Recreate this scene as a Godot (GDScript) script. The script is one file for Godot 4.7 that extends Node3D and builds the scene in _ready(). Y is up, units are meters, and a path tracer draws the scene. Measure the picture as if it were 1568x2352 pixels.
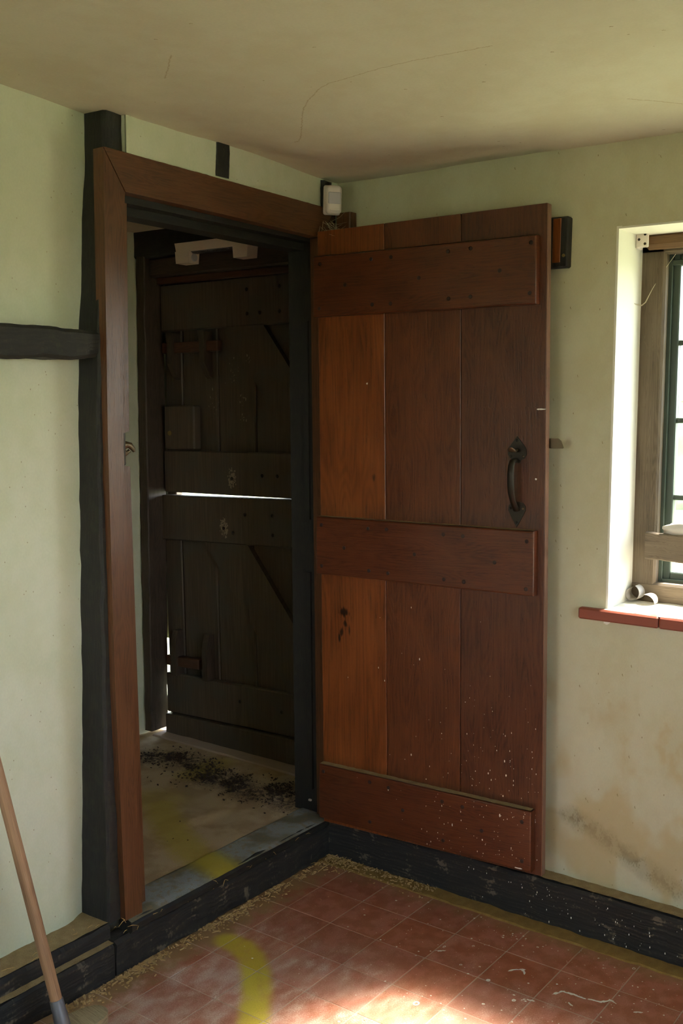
extends Node3D

# Corner of a cottage room: plank door standing open, porch behind, window at the right.
# x: 0.025 is the window wall, z: 0.03 is the wall with the doorway, y: 0 the tiled floor.

const TILE := 0.1524
const TILE_X0 := -0.985
const XR := 0.025
const ZL := 0.03
const STEP_Y := 0.126

var rng := RandomNumberGenerator.new()
var tex := {}
var mats := {}
var used := {}
var wob := FastNoiseLite.new()
var CENTER := Vector3.ZERO

func _ready() -> void:
	rng.seed = 7
	wob.seed = 11
	wob.noise_type = FastNoiseLite.TYPE_SIMPLEX_SMOOTH
	wob.frequency = 1.0
	camera_and_light()
	make_textures()
	make_materials()
	build_walls()
	build_ceiling()
	build_floor()
	build_porch()
	build_outside()
	build_timbers()
	build_door_frame()
	build_sills()
	build_open_door()
	build_stable_door()
	build_window()
	build_small_things()
	build_debris()

# ------------------------------------------------------------------ camera, sky, sun
func camera_and_light() -> void:
	var cam := Camera3D.new()
	cam.name = "camera"
	cam.keep_aspect = Camera3D.KEEP_HEIGHT
	cam.fov = rad_to_deg(2.0 * atan(1176.0 / 2405.1))
	cam.near = 0.05
	var yaw := 0.937112
	var pitch := -0.104006
	var roll := 0.003087
	var fw := Vector3(sin(yaw) * cos(pitch), sin(pitch), -cos(yaw) * cos(pitch))
	var r := Vector3(cos(yaw), 0, sin(yaw))
	var u := r.cross(fw)
	cam.transform = Transform3D(Basis(r * cos(roll) + u * sin(roll), -r * sin(roll) + u * cos(roll), -fw), Vector3(-2.56249, 1.41657, 1.94621))
	add_child(cam)
	var e := Environment.new()
	e.background_mode = Environment.BG_SKY
	var sky := Sky.new()
	var sm := ProceduralSkyMaterial.new()
	sm.sky_top_color = Color(0.62, 0.72, 0.86)
	sm.sky_horizon_color = Color(0.93, 0.94, 0.90)
	sm.ground_bottom_color = Color(0.36, 0.38, 0.28)
	sm.ground_horizon_color = Color(0.55, 0.56, 0.46)
	sm.sun_angle_max = 1.0
	sm.energy_multiplier = 1.0
	sky.sky_material = sm
	e.sky = sky
	e.background_energy_multiplier = 16.0
	e.tonemap_mode = Environment.TONE_MAPPER_LINEAR
	e.tonemap_exposure = 1.45
	e.sdfgi_enabled = true
	e.ssao_enabled = true
	e.ssil_enabled = true
	var we := WorldEnvironment.new()
	we.name = "sky"
	we.environment = e
	add_child(we)
	var sun := DirectionalLight3D.new()
	sun.name = "sun"
	sun.light_color = Color(1.0, 0.965, 0.90)
	sun.light_energy = 10.5
	sun.light_angular_distance = 10.0
	sun.shadow_enabled = true
	var d := Vector3(0.66, 1.0, 0.27).normalized()
	sun.look_at_from_position(d * 5.0, Vector3.ZERO)
	add_child(sun)

# ------------------------------------------------------------------ bookkeeping
func numbered(n: String) -> String:
	if not used.has(n):
		used[n] = 0
		return n
	used[n] += 1
	return "%s_%03d" % [n, used[n]]

func meta(o: Node, label := "", category := "", group := "", kind := "") -> Node:
	if label:
		o.set_meta("label", label)
	if category:
		o.set_meta("category", category)
	if group:
		o.set_meta("group", group)
	if kind:
		o.set_meta("kind", kind)
	return o

func root_node(n: String, at: Vector3, label: String, category: String, kind := "", group := "") -> Node3D:
	var o := Node3D.new()
	o.name = numbered(n)
	o.position = at
	meta(o, label, category, group, kind)
	add_child(o)
	return o

func S() -> SurfaceTool:
	var st := SurfaceTool.new()
	st.begin(Mesh.PRIMITIVE_TRIANGLES)
	return st

func commit(st: SurfaceTool, n: String, m: Material, parent: Node = null) -> MeshInstance3D:
	st.generate_normals()
	st.generate_tangents()
	var o := MeshInstance3D.new()
	o.mesh = st.commit()
	o.material_override = m
	if parent == null or parent == self:
		o.name = numbered(n)
		add_child(o)
	else:
		o.name = n
		parent.add_child(o, true)
		var k := parent
		while k != self:
			o.position -= (k as Node3D).position if (k as Node3D).basis.is_equal_approx(Basis()) and k.get_parent() == self else Vector3.ZERO
			k = k.get_parent()
	return o

# part of a turned thing: shape already in the thing's own axes
func commit_local(st: SurfaceTool, n: String, m: Material, parent: Node) -> MeshInstance3D:
	st.generate_normals()
	st.generate_tangents()
	var o := MeshInstance3D.new()
	o.mesh = st.commit()
	o.material_override = m
	o.name = n
	parent.add_child(o, true)
	return o

# ------------------------------------------------------------------ shapes
func uv_for(p: Vector3, n: Vector3, grain: int, off: Vector2) -> Vector2:
	var a := n.abs()
	var k := 0
	if a.y >= a.x and a.y >= a.z:
		k = 1
	elif a.z >= a.x:
		k = 2
	if k == grain:
		return Vector2(p[(k + 1) % 3], p[(k + 2) % 3]) + off
	return Vector2(p[3 - k - grain], p[grain]) + off

func tri(st: SurfaceTool, a: Vector3, b: Vector3, c: Vector3, center: Vector3, xf: Transform3D, grain: int, off: Vector2) -> void:
	var n := (b - a).cross(c - a)
	if n.dot((a + b + c) / 3.0 - center) < 0.0:
		var t := b
		b = c
		c = t
		n = -n
	for p in [a, c, b]:
		st.set_uv(uv_for(p, n, grain, off))
		st.add_vertex(xf * p)

func box(st: SurfaceTool, xf: Transform3D, size: Vector3, bevel := 0.002, grain := 1, off := Vector2.INF) -> void:
	if off == Vector2.INF:
		off = Vector2(rng.randf() * 3.0, rng.randf() * 3.0)
	st.set_smooth_group(-1)
	var h := size * 0.5
	var b := minf(bevel, minf(h.x, minf(h.y, h.z)) * 0.8)
	var c := Vector3.ZERO
	var pt := func(sx: float, sy: float, sz: float, k: int) -> Vector3:
		return Vector3(sx * (h.x - (0.0 if k == 0 else b)), sy * (h.y - (0.0 if k == 1 else b)), sz * (h.z - (0.0 if k == 2 else b)))
	for s in [-1.0, 1.0]:
		var q := [pt.call(s, -1.0, -1.0, 0), pt.call(s, 1.0, -1.0, 0), pt.call(s, 1.0, 1.0, 0), pt.call(s, -1.0, 1.0, 0)]
		tri(st, q[0], q[1], q[2], c, xf, grain, off); tri(st, q[0], q[2], q[3], c, xf, grain, off)
		q = [pt.call(-1.0, s, -1.0, 1), pt.call(1.0, s, -1.0, 1), pt.call(1.0, s, 1.0, 1), pt.call(-1.0, s, 1.0, 1)]
		tri(st, q[0], q[1], q[2], c, xf, grain, off); tri(st, q[0], q[2], q[3], c, xf, grain, off)
		q = [pt.call(-1.0, -1.0, s, 2), pt.call(1.0, -1.0, s, 2), pt.call(1.0, 1.0, s, 2), pt.call(-1.0, 1.0, s, 2)]
		tri(st, q[0], q[1], q[2], c, xf, grain, off); tri(st, q[0], q[2], q[3], c, xf, grain, off)
	if b <= 0.0:
		return
	for s in [-1.0, 1.0]:
		for t in [-1.0, 1.0]:
			var q := [pt.call(-1.0, s, t, 1), pt.call(1.0, s, t, 1), pt.call(1.0, s, t, 2), pt.call(-1.0, s, t, 2)]
			tri(st, q[0], q[1], q[2], c, xf, grain, off); tri(st, q[0], q[2], q[3], c, xf, grain, off)
			q = [pt.call(s, -1.0, t, 0), pt.call(s, 1.0, t, 0), pt.call(s, 1.0, t, 2), pt.call(s, -1.0, t, 2)]
			tri(st, q[0], q[1], q[2], c, xf, grain, off); tri(st, q[0], q[2], q[3], c, xf, grain, off)
			q = [pt.call(s, t, -1.0, 0), pt.call(s, t, 1.0, 0), pt.call(s, t, 1.0, 1), pt.call(s, t, -1.0, 1)]
			tri(st, q[0], q[1], q[2], c, xf, grain, off); tri(st, q[0], q[2], q[3], c, xf, grain, off)
			for w in [-1.0, 1.0]:
				tri(st, pt.call(s, t, w, 0), pt.call(s, t, w, 1), pt.call(s, t, w, 2), c, xf, grain, off)

# box between two corners, axes of the world
func bx(st: SurfaceTool, a: Vector3, b: Vector3, bevel := 0.002, grain := 1) -> void:
	box(st, Transform3D(Basis(), (a + b) * 0.5), (b - a).abs(), bevel, grain)

# polygon in the XY plane of xf, from z = 0 to z = depth
func extrude(st: SurfaceTool, poly: PackedVector2Array, depth: float, xf := Transform3D(), grain := 1) -> void:
	st.set_smooth_group(-1)
	var off := Vector2(rng.randf() * 3.0, rng.randf() * 3.0)
	var idx := Geometry2D.triangulate_polygon(poly)
	for z in [0.0, depth]:
		var want := Vector3(0, 0, 1 if z > 0.0 else -1) * signf(depth)
		for k in range(0, idx.size(), 3):
			var a := Vector3(poly[idx[k]].x, poly[idx[k]].y, z)
			var b := Vector3(poly[idx[k + 1]].x, poly[idx[k + 1]].y, z)
			var c := Vector3(poly[idx[k + 2]].x, poly[idx[k + 2]].y, z)
			tri(st, a, b, c, (a + b + c) / 3.0 - want, xf, grain, off)
	var area := 0.0
	for k in poly.size():
		area += poly[k].cross(poly[(k + 1) % poly.size()])
	for k in poly.size():
		var p := poly[k]
		var q := poly[(k + 1) % poly.size()]
		var n2 := Vector2(q.y - p.y, p.x - q.x) * signf(area)
		var mid := Vector3((p.x + q.x) * 0.5, (p.y + q.y) * 0.5, depth * 0.5)
		var ctr := mid - Vector3(n2.x, n2.y, 0).normalized()
		tri(st, Vector3(p.x, p.y, 0), Vector3(q.x, q.y, 0), Vector3(q.x, q.y, depth), ctr, xf, grain, off)
		tri(st, Vector3(p.x, p.y, 0), Vector3(q.x, q.y, depth), Vector3(p.x, p.y, depth), ctr, xf, grain, off)

# swept rectangle with worn faces; e1, e2 span the cross-section (half sizes)
func rough_beam(st: SurfaceTool, pts: Array, e1: Vector3, e2: Vector3, h1: Array, h2: Array, amp := 0.003, cham := 0.006, sub := 12, freq := 9.0) -> void:
	var rings := []
	var along := []
	var run := 0.0
	for k in pts.size() - 1:
		for s in sub + (1 if k == pts.size() - 2 else 0):
			var t := float(s) / sub
			var p: Vector3 = pts[k].lerp(pts[k + 1], t)
			var a: float = lerpf(h1[k], h1[k + 1], t)
			var b: float = lerpf(h2[k], h2[k + 1], t)
			var ring := []
			for q in [[-1, -1, 0, 1], [-1, -1, 1, 0], [0, -1, 0, 0], [1, -1, -1, 0], [1, -1, 0, 1], [1, 0, 0, 0], [1, 1, 0, -1], [1, 1, -1, 0], [0, 1, 0, 0], [-1, 1, 1, 0], [-1, 1, 0, -1], [-1, 0, 0, 0]]:
				var v: Vector3 = p + e1 * (q[0] * a + q[2] * cham) + e2 * (q[1] * b + q[3] * cham)
				v += e1 * (amp * wob.get_noise_3d(v.x * freq, v.y * freq, v.z * freq)) + e2 * (amp * wob.get_noise_3d(v.x * freq + 31.0, v.y * freq, v.z * freq + 7.0))
				ring.append(v)
			rings.append(ring)
			along.append(run + (pts[k + 1] - pts[k]).length() * t)
		run += (pts[k + 1] - pts[k]).length()
	var off := Vector2(rng.randf() * 3.0, rng.randf() * 3.0)
	var grp := [1, 2, 2, 3, 4, 4, 5, 6, 6, 7, 8, 8]
	for k in rings.size() - 1:
		for j in 12:
			st.set_smooth_group(grp[j])
			var j2 := (j + 1) % 12
			var mid: Vector3 = (rings[k][0] + rings[k][6] + rings[k + 1][0] + rings[k + 1][6]) * 0.25
			var a: Vector3 = rings[k][j]
			var b: Vector3 = rings[k][j2]
			var c: Vector3 = rings[k + 1][j2]
			var d: Vector3 = rings[k + 1][j]
			var u0: float = (a - rings[k][0]).length()
			var u1: float = (b - rings[k][0]).length()
			quad(st, a, b, c, d, mid, Vector2(u0, along[k]) + off, Vector2(u1, along[k]) + off, Vector2(u1, along[k + 1]) + off, Vector2(u0, along[k + 1]) + off)
	st.set_smooth_group(-1)
	for e in [0, rings.size() - 1]:
		var m: Vector3 = (rings[e][0] + rings[e][6]) * 0.5
		var inner: Vector3 = (rings[1 if e == 0 else e - 1][0] + rings[1 if e == 0 else e - 1][6]) * 0.5
		for j in 12:
			tri(st, m, rings[e][j], rings[e][(j + 1) % 12], inner, Transform3D(), 1, off)

func quad(st: SurfaceTool, a: Vector3, b: Vector3, c: Vector3, d: Vector3, center: Vector3, ua: Vector2, ub: Vector2, uc: Vector2, ud: Vector2) -> void:
	var n := (b - a).cross(c - a) + (c - a).cross(d - a)
	var P := [a, b, c, d]
	var U := [ua, ub, uc, ud]
	var order := [0, 2, 1, 0, 3, 2]
	if n.dot((a + b + c + d) * 0.25 - center) < 0.0:
		order = [0, 1, 2, 0, 2, 3]
	for k in order:
		st.set_uv(U[k])
		st.add_vertex(P[k])

func tube(st: SurfaceTool, pts: Array, radii: Array, seg := 10, flat := 1.0, ref := Vector3.INF) -> void:
	st.set_smooth_group(0)
	var rings := []
	var prev := Vector3(0.31, 0.2, 0.93) if ref == Vector3.INF else ref
	for k in pts.size():
		var a: Vector3 = pts[maxi(k - 1, 0)]
		var b: Vector3 = pts[mini(k + 1, pts.size() - 1)]
		var t := (b - a).normalized()
		var n := (prev - t * prev.dot(t)).normalized()
		prev = n
		var m := t.cross(n)
		var ring := []
		for j in seg:
			var g := TAU * j / seg
			ring.append(pts[k] + (n * cos(g) + m * sin(g) * flat) * radii[k])
		rings.append(ring)
	var run := 0.0
	for k in rings.size() - 1:
		var l: float = (pts[k + 1] - pts[k]).length()
		for j in seg:
			var j2 := (j + 1) % seg
			quad(st, rings[k][j], rings[k][j2], rings[k + 1][j2], rings[k + 1][j], (pts[k] + pts[k + 1]) * 0.5, Vector2(j * 0.02, run), Vector2(j * 0.02 + 0.02, run), Vector2(j * 0.02 + 0.02, run + l), Vector2(j * 0.02, run + l))
		run += l
	st.set_smooth_group(-1)
	for e in [0, rings.size() - 1]:
		var inner: Vector3 = pts[1 if e == 0 else e - 1]
		for j in seg:
			tri(st, pts[e], rings[e][j], rings[e][(j + 1) % seg], inner, Transform3D(), 1, Vector2.ZERO)

func rounded(st: SurfaceTool, xf: Transform3D, size: Vector3, r: float, seg := 24) -> void:
	st.set_smooth_group(0)
	var h := size * 0.5 - Vector3.ONE * r
	var at := func(i: int, j: int) -> Vector3:
		var th := PI * (i - 0.0) / (seg - 1)
		var ph := TAU * (j + 0.5) / seg
		var d := Vector3(sin(th) * cos(ph), cos(th), sin(th) * sin(ph))
		return xf * (d * r + Vector3(signf(d.x) * h.x, (1.0 if i < seg / 2 else -1.0) * h.y, signf(d.z) * h.z))
	for i in seg - 1:
		for j in seg:
			quad(st, at.call(i, j), at.call(i, (j + 1) % seg), at.call(i + 1, (j + 1) % seg), at.call(i + 1, j), xf.origin, Vector2(j, i) / seg, Vector2(j + 1, i) / seg, Vector2(j + 1, i + 1) / seg, Vector2(j, i + 1) / seg)
	# the caps
	st.set_smooth_group(-1)
	for i in [0, seg - 1]:
		var y := 1.0 if i == 0 else -1.0
		for k in 2:
			var q := [xf * Vector3(-h.x, y * (h.y + r), -h.z), xf * Vector3(h.x, y * (h.y + r), -h.z), xf * Vector3(h.x, y * (h.y + r), h.z), xf * Vector3(-h.x, y * (h.y + r), h.z)]
			tri(st, q[0], q[1 + k], q[2 + k], xf.origin, Transform3D(), 1, Vector2.ZERO)

# surface patch o + u*du + v*dv, pushed along n by disp(p); uv from uvf(p)
func patch(st: SurfaceTool, o: Vector3, du: Vector3, dv: Vector3, nu: int, nv: int, n: Vector3, disp: Callable, uvf: Callable) -> void:
	st.set_smooth_group(0)
	var P := []
	for i in nu + 1:
		var row := []
		for j in nv + 1:
			var p := o + du * (float(i) / nu) + dv * (float(j) / nv)
			row.append(p + n * disp.call(p))
		P.append(row)
	for i in nu:
		for j in nv:
			var a: Vector3 = P[i][j]
			var b: Vector3 = P[i + 1][j]
			var c: Vector3 = P[i + 1][j + 1]
			var d: Vector3 = P[i][j + 1]
			quad(st, a, b, c, d, (a + c) * 0.5 - n, uvf.call(a), uvf.call(b), uvf.call(c), uvf.call(d))

# small flat-domed blob of paint or dirt lying on a surface
func drop(st: SurfaceTool, p: Vector3, e1: Vector3, e2: Vector3, r1: float, r2: float, h: float, seg := 8, ragged := 0.15) -> void:
	st.set_smooth_group(0)
	var n := e1.cross(e2).normalized()
	var ph := rng.randf() * TAU
	var rim := []
	for j in seg:
		var g := TAU * j / seg
		var k := 1.0 + ragged * (rng.randf() * 2.0 - 1.0)
		rim.append(p + e1 * cos(g + ph) * r1 * k + e2 * sin(g + ph) * r2 * k)
	for j in seg:
		var a: Vector3 = p + n * h
		var b: Vector3 = rim[j]
		var c: Vector3 = rim[(j + 1) % seg]
		if (b - a).cross(c - a).dot(n) < 0.0:
			var t := b
			b = c
			c = t
		for q in [a, c, b]:
			st.set_uv(Vector2(q.x + q.z, q.y + q.z))
			st.add_vertex(q)

# ------------------------------------------------------------------ textures
func field(w: int, h: int, freq: float, sd: int, oct := 3, sx := 1, sy := 1, type := FastNoiseLite.TYPE_SIMPLEX_SMOOTH) -> PackedByteArray:
	var n := FastNoiseLite.new()
	n.seed = sd
	n.noise_type = type
	n.frequency = freq
	n.fractal_octaves = oct
	var im := n.get_seamless_image(maxi(w / sx, 8), maxi(h / sy, 8), false, false, 0.15, true)
	im.resize(w, h, Image.INTERPOLATE_CUBIC)
	im.convert(Image.FORMAT_L8)
	return im.get_data()

func sstep(a: float, b: float, x: float) -> float:
	var t := clampf((x - a) / (b - a), 0.0, 1.0)
	return t * t * (3.0 - 2.0 * t)

func to_tex(d: PackedByteArray, w: int, h: int) -> ImageTexture:
	return ImageTexture.create_from_image(Image.create_from_data(w, h, false, Image.FORMAT_RGB8, d))

func bump(f: PackedByteArray, w: int, h: int, k: float) -> ImageTexture:
	var im := Image.create_from_data(w, h, false, Image.FORMAT_L8, f)
	im.convert(Image.FORMAT_RGB8)
	im.bump_map_to_normal_map(k)
	return ImageTexture.create_from_image(im)

func put(d: PackedByteArray, i: int, c: Vector3) -> void:
	d[i] = clampi(int(c.x), 0, 255)
	d[i + 1] = clampi(int(c.y), 0, 255)
	d[i + 2] = clampi(int(c.z), 0, 255)

func wood_image(w: int, h: int, sd: int, dark: Vector3, mid: Vector3, light: Vector3, rings: float, key: String) -> void:
	var warp := field(w, h, 0.012, sd, 2, 1, 8)
	var streak := field(w, h, 0.16, sd + 1, 3, 1, 32)
	var pore := field(w, h, 0.35, sd + 2, 2, 1, 10)
	var blotch := field(w, h, 0.008, sd + 3, 3, 1, 2)
	var d := PackedByteArray()
	d.resize(w * h * 3)
	var g := PackedByteArray()
	g.resize(w * h)
	for y in h:
		for x in w:
			var i := y * w + x
			var r := 0.5 + 0.5 * sin((float(x) / w * 2.0 + warp[i] / 255.0 * 2.2) * rings)
			var s := streak[i] / 255.0
			var v := 0.20 * r + 0.42 * s + 0.45 * (blotch[i] / 255.0)
			var p := sstep(0.66, 0.8, pore[i] / 255.0)
			v -= 0.22 * p
			var c := dark.lerp(mid, clampf(v * 2.0, 0.0, 1.0)) if v < 0.5 else mid.lerp(light, clampf(v * 2.0 - 1.0, 0.0, 1.0))
			put(d, i * 3, c)
			g[i] = clampi(int(120 + 60 * s + 30 * r - 70 * p), 0, 255)
	tex[key] = to_tex(d, w, h)
	tex[key + "_n"] = bump(g, w, h, 1.2)

func make_textures() -> void:
	wood_image(256, 1024, 3, Vector3(128, 118, 110), Vector3(186, 180, 174), Vector3(222, 220, 216), 22.0, "oak")
	wood_image(256, 1024, 5, Vector3(128, 118, 110), Vector3(186, 180, 174), Vector3(222, 220, 216), 16.0, "oak_knot")
	var im: Image = tex.oak_knot.get_image()
	var kn := field(256, 1024, 0.12, 55, 3, 1, 3)
	for q in [[0.094, 0.657, 0.020, 0.013, 0.85], [0.097, 0.622, 0.006, 0.010, 0.9], [0.083, 0.597, 0.007, 0.014, 0.9], [0.076, 0.578, 0.004, 0.012, 0.9], [0.112, 0.605, 0.004, 0.014, 0.7], [0.060, 0.88, 0.010, 0.02, 0.5], [0.20, 1.06, 0.006, 0.012, 0.6]]:
		var cx: float = (q[0] - 0.1255 + 0.15625) * 3.2 * 256.0
		var cy: float = q[1] * 0.56 * 1024.0
		for y in range(maxi(0, int(cy) - 30), mini(1024, int(cy) + 30)):
			for x in range(maxi(0, int(cx) - 40), mini(256, int(cx) + 40)):
				var rr := Vector2((x - cx) / (q[2] * 819.0), (y - cy) / (q[3] * 573.0)).length() + (kn[y * 256 + x] / 255.0 - 0.5) * 1.1
				var kk: float = (1.0 - sstep(0.25, 1.25, rr)) * q[4]
				if kk > 0.0:
					im.set_pixel(x, y, im.get_pixel(x, y).lerp(Color8(50, 44, 42), kk))
	tex["oak_knot"] = ImageTexture.create_from_image(im)
	wood_image(256, 512, 23, Vector3(120, 110, 98), Vector3(176, 166, 150), Vector3(214, 204, 188), 46.0, "pine")
	black_image()
	wall_images()
	floor_images()
	door_dark_image()
	dust_image()

func black_image() -> void:
	var w := 512
	var h := 1024
	var st := field(w, h, 0.12, 41, 3, 1, 16)
	var bl := field(w, h, 0.012, 42, 4)
	var fine := field(w, h, 0.12, 43, 3)
	for v in 2:
		var d := PackedByteArray()
		d.resize(w * h * 3)
		for i in w * h:
			var s := st[i] / 255.0
			var b := bl[i] / 255.0
			var f := fine[i] / 255.0
			var c := Vector3(34, 33, 31).lerp(Vector3(50, 47, 42), s)
			c = c.lerp(Vector3(92, 80, 62), sstep(0.60, 0.85, s * 0.55 + f * 0.5) * 0.35)
			if v == 1:
				c = c.lerp(Vector3(96, 84, 66), sstep(0.58, 0.80, b * 0.45 + s * 0.35 + f * 0.25) * 0.6)
				c = c.lerp(Vector3(128, 118, 102), sstep(0.70, 0.80, b * 0.75 + s * 0.15 + f * 0.18) * 0.7)
			else:
				c = c.lerp(Vector3(60, 62, 46), sstep(0.5, 0.8, b) * 0.4)
			put(d, i * 3, c)
		tex["black%d" % v] = to_tex(d, w, h)
	tex["black_n"] = bump(st, w, h, 1.6)

func wall_images() -> void:
	var w := 1024
	var big := field(w, w, 0.006, 61, 4)
	var mid := field(w, w, 0.03, 62, 4)
	var fine := field(w, w, 0.25, 63, 2)
	tex["plaster_n"] = bump(mid, w, w, 0.7)
	var r2 := RandomNumberGenerator.new()
	r2.seed = 99
	# 0: window wall (1.4 m of z, 2.1 m of y), 1: door wall and others, 2: ceiling
	for v in 3:
		var d := PackedByteArray()
		d.resize(w * w * 3)
		var base: Vector3 = [Vector3(202, 198, 168), Vector3(212, 213, 187), Vector3(206, 200, 175)][v]
		var alt: Vector3 = [Vector3(196, 190, 157), Vector3(205, 208, 178), Vector3(201, 193, 166)][v]
		for i in w * w:
			var b := big[i] / 255.0
			var m := mid[i] / 255.0
			var f := fine[i] / 255.0
			var c := base.lerp(alt, sstep(0.3, 0.8, b * 0.7 + m * 0.4)) * (0.985 + 0.03 * f)
			if v == 0:
				var z := float(i % w) / w * 1.4
				var y := (1.0 - float(i / w) / w) * 2.1
				# mould: a slanting band low under the window, grainy
				var t := clampf((z - 0.84) / 0.27, 0.0, 1.0)
				var dy := absf(y - lerpf(0.30, 0.175, t)) + maxf(0.0, absf(z - 0.97) - 0.14) * 0.5
				var band := 1.0 - sstep(0.0, 0.05, dy + (m - 0.5) * 0.05)
				c = c.lerp(Vector3(104, 96, 70), band * (0.35 + 0.65 * sstep(0.40, 0.62, f * 0.35 + m * 0.65)) * 0.7)
				# damp brown staining, patchy
				var low := sstep(0.62, 0.40, y + (m - 0.5) * 0.4) * sstep(0.42, 0.62, b)
				c = c.lerp(Vector3(184, 162, 114), low * 0.5)
				var band2 := 1.0 - sstep(0.0, 0.05, absf(y - 0.70 + 0.12 * sin(z * 9.0)) + (m - 0.5) * 0.06)
				c = c.lerp(Vector3(170, 150, 108), band2 * sstep(0.35, 0.6, b) * 0.28)
			put(d, i * 3, c)
		var im := Image.create_from_data(w, w, false, Image.FORMAT_RGB8, d)
		var specks: int = [420, 500, 90][v]
		for k in specks:
			var x := r2.randi_range(2, w - 8)
			var y := int(w * (1.0 - pow(r2.randf(), 1.6))) - 3 if v == 0 else r2.randi_range(2, w - 8)
			var c2 := Color8(122, 104, 66) if r2.randf() < 0.5 else Color8(150, 132, 92)
			var n: int = r2.randi_range(1, 3) if v != 1 else 1
			for q in n:
				im.set_pixel(clampi(x + q / 2, 0, w - 1), clampi(y + q, 0, w - 1), c2)
		if v == 2:
			# hairline cracks in the ceiling: world x, z
			for line in [[[-0.48, 0.27], [-0.503, 0.306], [-0.645, 0.429], [-0.737, 0.551], [-0.753, 0.631], [-0.759, 0.743], [-0.752, 0.878], [-0.745, 0.959]], [[-0.302, 1.05], [-0.24, 1.10], [-0.189, 1.134]], [[-0.95, 0.30], [-1.05, 0.42]]]:
				for k in line.size() - 1:
					for s in 120:
						var t := s / 120.0
						var pre: Array = line[maxi(k - 1, 0)]
						var post: Array = line[mini(k + 2, line.size() - 1)]
						var X: float = cubic_interpolate(line[k][0], line[k + 1][0], pre[0], post[0], t) + 0.003 * wob.get_noise_2d(t * 6.0 + k * 6.0, 4.0)
						var Z: float = cubic_interpolate(line[k][1], line[k + 1][1], pre[1], post[1], t) + 0.003 * wob.get_noise_2d(X * 60.0, Z_seed(line[k][1], t) * 60.0)
						im.set_pixel(clampi(int((X + 2.0) / 2.05 * w), 0, w - 1), clampi(int(Z / 2.05 * w), 0, w - 1), Color8(176, 160, 126))
		tex["wall%d" % v] = ImageTexture.create_from_image(im)

func Z_seed(a: float, t: float) -> float:
	return a + t * 0.1

func seg_dist(p: Vector2, a: Vector2, b: Vector2) -> float:
	var t := clampf((p - a).dot(b - a) / (b - a).length_squared(), 0.0, 1.0)
	return p.distance_to(a + (b - a) * t)

func poly_dist(p: Vector2, l: Array) -> float:
	var best := 9.0
	for k in l.size() - 1:
		best = minf(best, seg_dist(p, l[k], l[k + 1]))
	return best

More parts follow.
